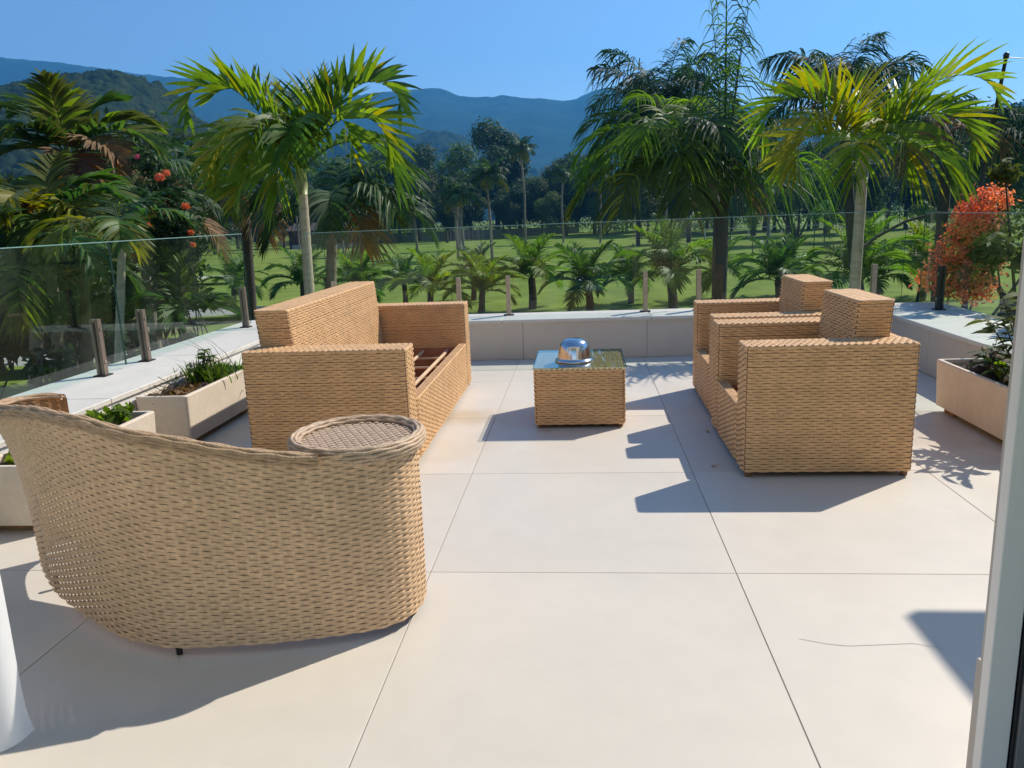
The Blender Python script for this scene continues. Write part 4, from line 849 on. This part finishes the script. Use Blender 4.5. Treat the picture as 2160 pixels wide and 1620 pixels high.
for k in ('g', 'p', 'k'):
    for v in range(4):
        el, bd = [(78, 45), (58, 80), (38, 85), (16, 70)][v]
        DWK[k, v] = frond_mesh(2.15, el, bd, 32, .70, .030, .42, .5, SPM[k], 300 + v + ord(k), stem=.03, sweep=.9).mesh('frond', SPM[k])
tm = trunk_mesh([(0, 0, 0), (.03, 0, .6), (0, 0, 1.25)], .17, .14, .15, 9, 5).mesh('trunk', BARKD)
for q, (x, y, h, k, lab) in enumerate(spec):
    g = np.random.default_rng(400 + q); sc = h / 3.4
    t = tag(empty('dwarf_palm', (x, y, GZ + .1)), lab, 'small palm', 'dwarf palms on the lawn beyond the back glass'); t.scale = (sc,) * 3; t.rotation_euler = (g.uniform(-.12, .12), g.uniform(-.12, .12), 0)
    put('trunk', tm, t)
    for j in range(17):
        v = 0 if j < 6 else 1 if j < 11 else 2 if j < 15 else 3
        frond(t, (0, 0, 1.2), j * 137.5 + g.uniform(-15, 15) + q * 40, DWK[k, v], g.uniform(-.15, .15), g.uniform(.85, 1.12))

# ---- palms standing on the lawn
LF = {}
for v, (el, bd) in enumerate([(75, 70), (50, 105), (22, 105), (-8, 75)]):
    mm = [G_DEEP, G_MID] if v < 3 else [G_OLIVE, G_BROWN]
    LF[v] = frond_mesh(2.7, el, bd, 24, .75, .06, .7, .2, mm, 500 + v, stem=.04).mesh('frond', mm)
tall = [(-9.0, 81, 10.6, 'tall slim lawn palm overtopping the tree line, shorter than the tallest plume'), (-7.6, 112, 15.6, 'tallest lawn palm, its plume standing clear against the blue ridge'), (-13.1, 83.5, 9.3, 'lawn palm of a close pair, slightly nearer the lime palm'), (-11.9, 80, 8.6, 'lawn palm of a close pair, slightly nearer the steel bowl'), (-18.2, 86, 7.6, 'lone lawn palm with a leaning trunk behind the far sofa arm'), (-2.3, 125, 12.6, 'leafy lawn palm just behind the tallest plume'), (3.5, 118, 11.0, 'broad lawn palm beside the drooping palm'), (-31, 99, 7.6, 'slim lawn palm beside the brown hut'), (-26.3, 95, 7.0, 'short lawn palm past the end of the brown hut'), (-45.5, 122, 9.5, 'distant lawn palm in front of the brown hut'), (-50, 126, 9.8, 'distant lawn palm at the hut corner'), (12, 105, 11.0, 'lawn palm half hidden by the drooping palm leaflets'), (-16.0, 104, 9.0, 'lawn palm farther back between the close pair and the lone one'), (22, 90, 8.0, 'lawn palm glimpsed under the yellow-green palm')]
for q, (x, y, h, lab) in enumerate(tall):
    g = np.random.default_rng(600 + q)
    t = tag(empty('lawn_palm', (x, y, GZ - .2)), lab, 'palm tree', 'palms standing on the lawn')
    trunk_mesh([(0, 0, 0), (g.uniform(-.2, .2), 0, h * .5), (g.uniform(-.3, .3), 0, h - 1.6)], .17, .12, .6, 8, q).build('trunk', BARK, t, True)
    for j in range(17):
        v = 0 if j < 4 else 1 if j < 9 else 2 if j < 14 else 3
        frond(t, (0, 0, h - 1.7), j * 137.5 + g.uniform(-15, 15) + q * 33, LF[v], g.uniform(-.1, .1), g.uniform(.8, 1.05))

# ---- thin young trees with stakes on the lawn, and the tree line
YT = []
for v in range(5):
    c_ = clump_set(11, 4.3, 9.5, 700 + v, (.26, .48)); c_ = [(a, b, z + 1.6, r1, r2, r3_) for a, b, z, r1, r2, r3_ in c_]
    YT.append((leaf_cloud(MB(), c_, 9000, .20, 710 + v).mesh('crown', [G_CAN, G_CAN2, G_CAN, G_CAN2, G_CAN][v]), branches(trunk_mesh([(0, 0, 0), (.2, .1, 4.5)], .34, .2, 0, 8, v), c_, 3.5, .14, v).mesh('trunk', BARKD)))
g = np.random.default_rng(77)
def broad(x, y, s, v, label, group='broadleaf trees of the tree line beyond the lawn'):
    t = tag(empty('broadleaf_tree', (x, y, GZ - .3), g.uniform(0, 6.28)), label, 'tree', group); t.scale = (s, s, s * g.uniform(.9, 1.15))
    put('trunk', YT[v][1], t); put('crown', YT[v][0], t)
xs_ = np.linspace(-150, 75, 30)
for k, x in enumerate(xs_):
    yy = np.interp(x, [-150, -60, -20, 20, 75], [235, 195, 172, 160, 130]) + g.uniform(-9, 9)
    broad(x + g.uniform(-3, 3), yy, g.uniform(1.5, 2.1) * np.interp(x, [-150, -40, 0, 75], [1.1, 1.0, 1.0, .85]), k % 5, 'dense dark broadleaf tree in the tree line beyond the lawn')
und = [(x + g.uniform(-2, 2), np.interp(x, [-180, -60, -20, 20, 90], [245, 200, 178, 164, 136]) + g.uniform(-3, 5), GZ + g.uniform(1, 4.2), g.uniform(2.5, 4.5), g.uniform(2, 3.5), g.uniform(1.8, 3.2)) for x in np.linspace(-180, 90, 110)]
mb = leaf_cloud(MB(), und, 42000, .26, 799); o = mb.build('undergrowth', G_CAN, None, kind='stuff')
for k in range(24):
    x = -62 + k * 4.6 + g.uniform(-1.5, 1.5)
    broad(x, np.interp(x, [-62, 50], [172, 140]) + g.uniform(-8, 6), g.uniform(.85, 1.35), (k * 3 + 1) % 5, 'dense dark broadleaf tree in the tree line beyond the lawn')
for k in range(26):
    x = (20 + k * 4.2 if k < 14 else -92 + (k - 14) * 4.6) + g.uniform(-1.5, 1.5)
    broad(x, (np.interp(x, [20, 75], [134, 104]) if k < 14 else np.interp(x, [-92, -38], [150, 150])) + g.uniform(-6, 6), g.uniform(.95, 1.35), (k * 2 + 1) % 5, 'dense dark broadleaf tree in the tree line beyond the lawn')
for k, (x, y, s, v, lab) in enumerate([(-34, 128, .95, 1, 'rounded broadleaf tree behind the brown hut'), (-24, 140, .9, 0, 'broadleaf tree in front of the tree line past the hut'), (8.5, 108, 1.0, 2, 'wide dark tree under the broad lawn palm'), (16, 112, 1.0, 4, 'wide dark tree hidden behind the drooping palm'), (33, 95, .9, 0, 'dark tree below the queen palm plumes'), (42, 88, .95, 3, 'tree between the yellow-green palm and the half-bare palm'), (-58, 118, 1.1, 2, 'dark tree at the lawn edge behind the straight greenish trunk'), (-72, 120, 1.2, 4, 'tall dark tree at the hill foot'), (-5, 150, .8, 1, 'lighter green tree in front of the tree line behind the table')]):
    broad(x, y, s, v, lab)
stm = MB(); tube(stm, [(0, 0, 0), (.02, 0, 1.6), (.05, 0, 3.2)], [.05, .04, .03], 6); stm = stm.mesh('trunk', BARKD)
crm = leaf_cloud(MB(), [(0, 0, 3.4, .7, .7, .6), (.3, 0, 3.9, .5, .5, .45)], 420, .13, 801).mesh('crown', G_MID)
for k, (x, y, s) in enumerate([(21.5, 70, 1), (26, 82, 1.1), (18.2, 92, 1.2), (29.5, 66, 1), (14.0, 60, .95), (-20.5, 60, .8), (32, 100, 1.2)]):
    t = tag(empty('young_tree', (x, y, GZ), k), 'thin young tree planted on the lawn', 'tree', 'thin young trees planted on the lawn'); t.scale = (s,) * 3
    put('trunk', stm, t); put('crown', crm, t)

# ---- small buildings and boundary wall beyond the lawn
t = tag(empty('brown_hut', (-43, 131, GZ)), 'long low brown hut at the far edge of the lawn', 'hut')
HUT = mat('hut_timber', (.10, .045, .025), .8, .4, 1.5); ROOF = mat('hut_roof', (.06, .05, .045), .8, .2, 2)
m_ = MB(); box(m_, -7.5, 7.5, 0, 4, .9, 3.4); m_.build('wall', HUT, t)
m_ = MB(); m_.add([(-8.2, -.8, 3.3), (8.2, -.8, 3.3), (8.2, 4.8, 3.3), (-8.2, 4.8, 3.3), (-7, 2, 4.6), (7, 2, 4.6)], [(0, 1, 5, 4), (1, 2, 5), (2, 3, 4, 5), (3, 0, 4), (3, 2, 1, 0)]); m_.build('roof', ROOF, t)
for xx in (-7.2, -2.4, 2.4, 7.2):
    m_ = MB(); box(m_, xx - .14, xx + .14, -.6, -.32, 0, 3.28); m_.build('post', BARKD, t)
m_ = MB(); box(m_, -7.5, 7.5, .2, 3.8, -.3, .89); m_.build('plinth', SLAB, t)
t = tag(empty('boundary_wall', (-24, 168, GZ)), 'low grey boundary wall along the far edge of the lawn', 'wall')
WALLG = mat('boundary_render', (.20, .185, .165), .9, .2, .5)
for k in range(8):
    m_ = MB(); box(m_, -24 + k * 6 + .02, -18 + k * 6 - .02, 0, .3, -.4, 1.6); m_.build('wall_panel', WALLG, t)
    m_ = MB(); box(m_, -24 + k * 6, -18 + k * 6, -.06, .36, 1.601, 1.70); m_.build('coping', WALLG, t)
t = tag(empty('post_rail_fence', (30, 110, GZ)), 'thin pale rail fence along the lawn under the yellow-green palm', 'fence')
m_ = MB(); box(m_, -12, 12, -.03, .03, 1.5, 1.6); m_.build('rail', STONE, t)
for k in range(9):
    m_ = MB(); box(m_, -12 + k * 3 - .06, -12 + k * 3 + .06, -.06, .06, 0, 1.7); m_.build('post', STONE, t)

# ------------------------------------------------------------------ the house: sliding door jamb, eave and curtain
t = tag(empty('sliding_door_frame', (1.512, -1.2, 0)), 'pale aluminium sliding door jamb standing at the edge of the terrace', 'door frame')
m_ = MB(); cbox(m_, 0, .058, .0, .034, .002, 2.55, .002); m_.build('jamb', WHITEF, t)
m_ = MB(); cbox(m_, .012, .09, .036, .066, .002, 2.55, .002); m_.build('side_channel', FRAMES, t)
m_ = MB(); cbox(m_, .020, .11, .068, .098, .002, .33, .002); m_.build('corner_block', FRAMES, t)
m_ = MB(); cbox(m_, .060, .066, -.006, .03, .002, 2.55, .001); m_.build('seal', BLACKM, t)
m_ = MB(); cbox(m_, .068, .19, -.012, .03, .002, 2.55, .002); m_.build('stile', mat('grey_stile', (.20, .19, .18), .4), t)
# the house behind: the picture is taken from its open door; facade, lintel and the eave that throws the square shadow by the jamb
ROOMW = mat('white_room_paint', (.86, .83, .78), .8, .02, 2)
FACADE = mat('house_render', (.66, .55, .42), .85, .06, 2, .1, 100, fine=.03)
t2 = tag(empty('house', (0, -1.2, 0)), 'cream rendered house whose open door gives onto the terrace', 'house')
m_ = MB(); box(m_, 1.71, 5.2, -.20, .03, .004, 3.2); box(m_, -4.6, -3.4, -.20, .03, .004, 3.2); box(m_, -3.398, 1.708, -.20, .03, 2.57, 3.2); m_.build('facade_wall', FACADE, t2)
m_ = MB(); box(m_, -4.39, 4.99, -3.99, -.21, 2.7, 2.85); m_.build('ceiling', ROOMW, t2)
m_ = MB(); box(m_, 4.06, 6.6, .04, 2.82, 2.75, 2.81); m_.build('eave', PLASTER, t2)
# curtain
nu, nv = 90, 26
g = np.random.default_rng(91); mb = MB(); V = []
cp = [(-1.72, -1.10)]
for k in range(9): cp += [(-1.66 + k * .078, -1.22 + g.uniform(-.02, .02)), (-1.62 + k * .078, -1.06 + g.uniform(-.02, .02))]
cp += [(-1.03, -1.215), (-.992, -1.17), (-1.010, -1.12), (-.958, -1.07), (-.972, -1.02)]
cp = np.array(cp); t_ = np.linspace(0, 1, len(cp)); u = np.linspace(0, 1, nu); cx, cy = np.interp(u, t_, cp[:, 0]), np.interp(u, t_, cp[:, 1])
for _ in range(3): cx[1:-1] = (cx[:-2] + 2 * cx[1:-1] + cx[2:]) / 4; cy[1:-1] = (cy[:-2] + 2 * cy[1:-1] + cy[2:]) / 4
for v in np.linspace(0, 1, nv) ** 1.6:
    h = math.exp(-v * 40)
    V.append(np.stack([cx + .022 * h * u ** 3 + .012 * np.sin(u * 20 + v * 5) * (1 - v), cy + .01 * np.sin(u * 31 + v * 8), np.full(nu, .010 + v * 2.4) + .008 * np.sin(u * 40) * h], 1))
mb.add(np.array(V).reshape(-1, 3), np.array([(j * nu + i, j * nu + i + 1, j * nu + nu + i + 1, j * nu + nu + i) for j in range(nv - 1) for i in range(nu - 1)]))
tag(mb.build('curtain', CURT, None, True), 'white fabric drape hanging at the near corner beside the tub chair', 'curtain')

LEAFS = mat('dry_leaf_scrap', (.62, .50, .36), .7, .2, 30)
for k, (x, y, a, lab) in enumerate([(.37, 2.05, .2, 'curled pale leaf scrap on the floor under the table front'), (1.40, 1.98, 1.3, 'pale leaf scrap on the floor between the two armchairs'), (1.33, 1.30, .7, 'pale leaf scrap on the floor beside the nearest armchair foot'), (2.52, 1.75, 2.2, 'yellow leaf scrap on the floor behind the armchair')]):
    mb = MB(); u = np.linspace(-1, 1, 7); P = np.stack([u * .032, .006 * np.sin(u * 2), .003 + .012 * u ** 2], 1); blade(mb, P, .011 * np.sqrt(np.clip(1 - u ** 2, .01, 1)), np.array([0, 0, 1.]))
    o = mb.build('fallen_leaf', LEAFS, None, loc=(x, y, .001), rz=a); tag(o, lab, 'leaf', 'dry leaf scraps on the terrace floor')
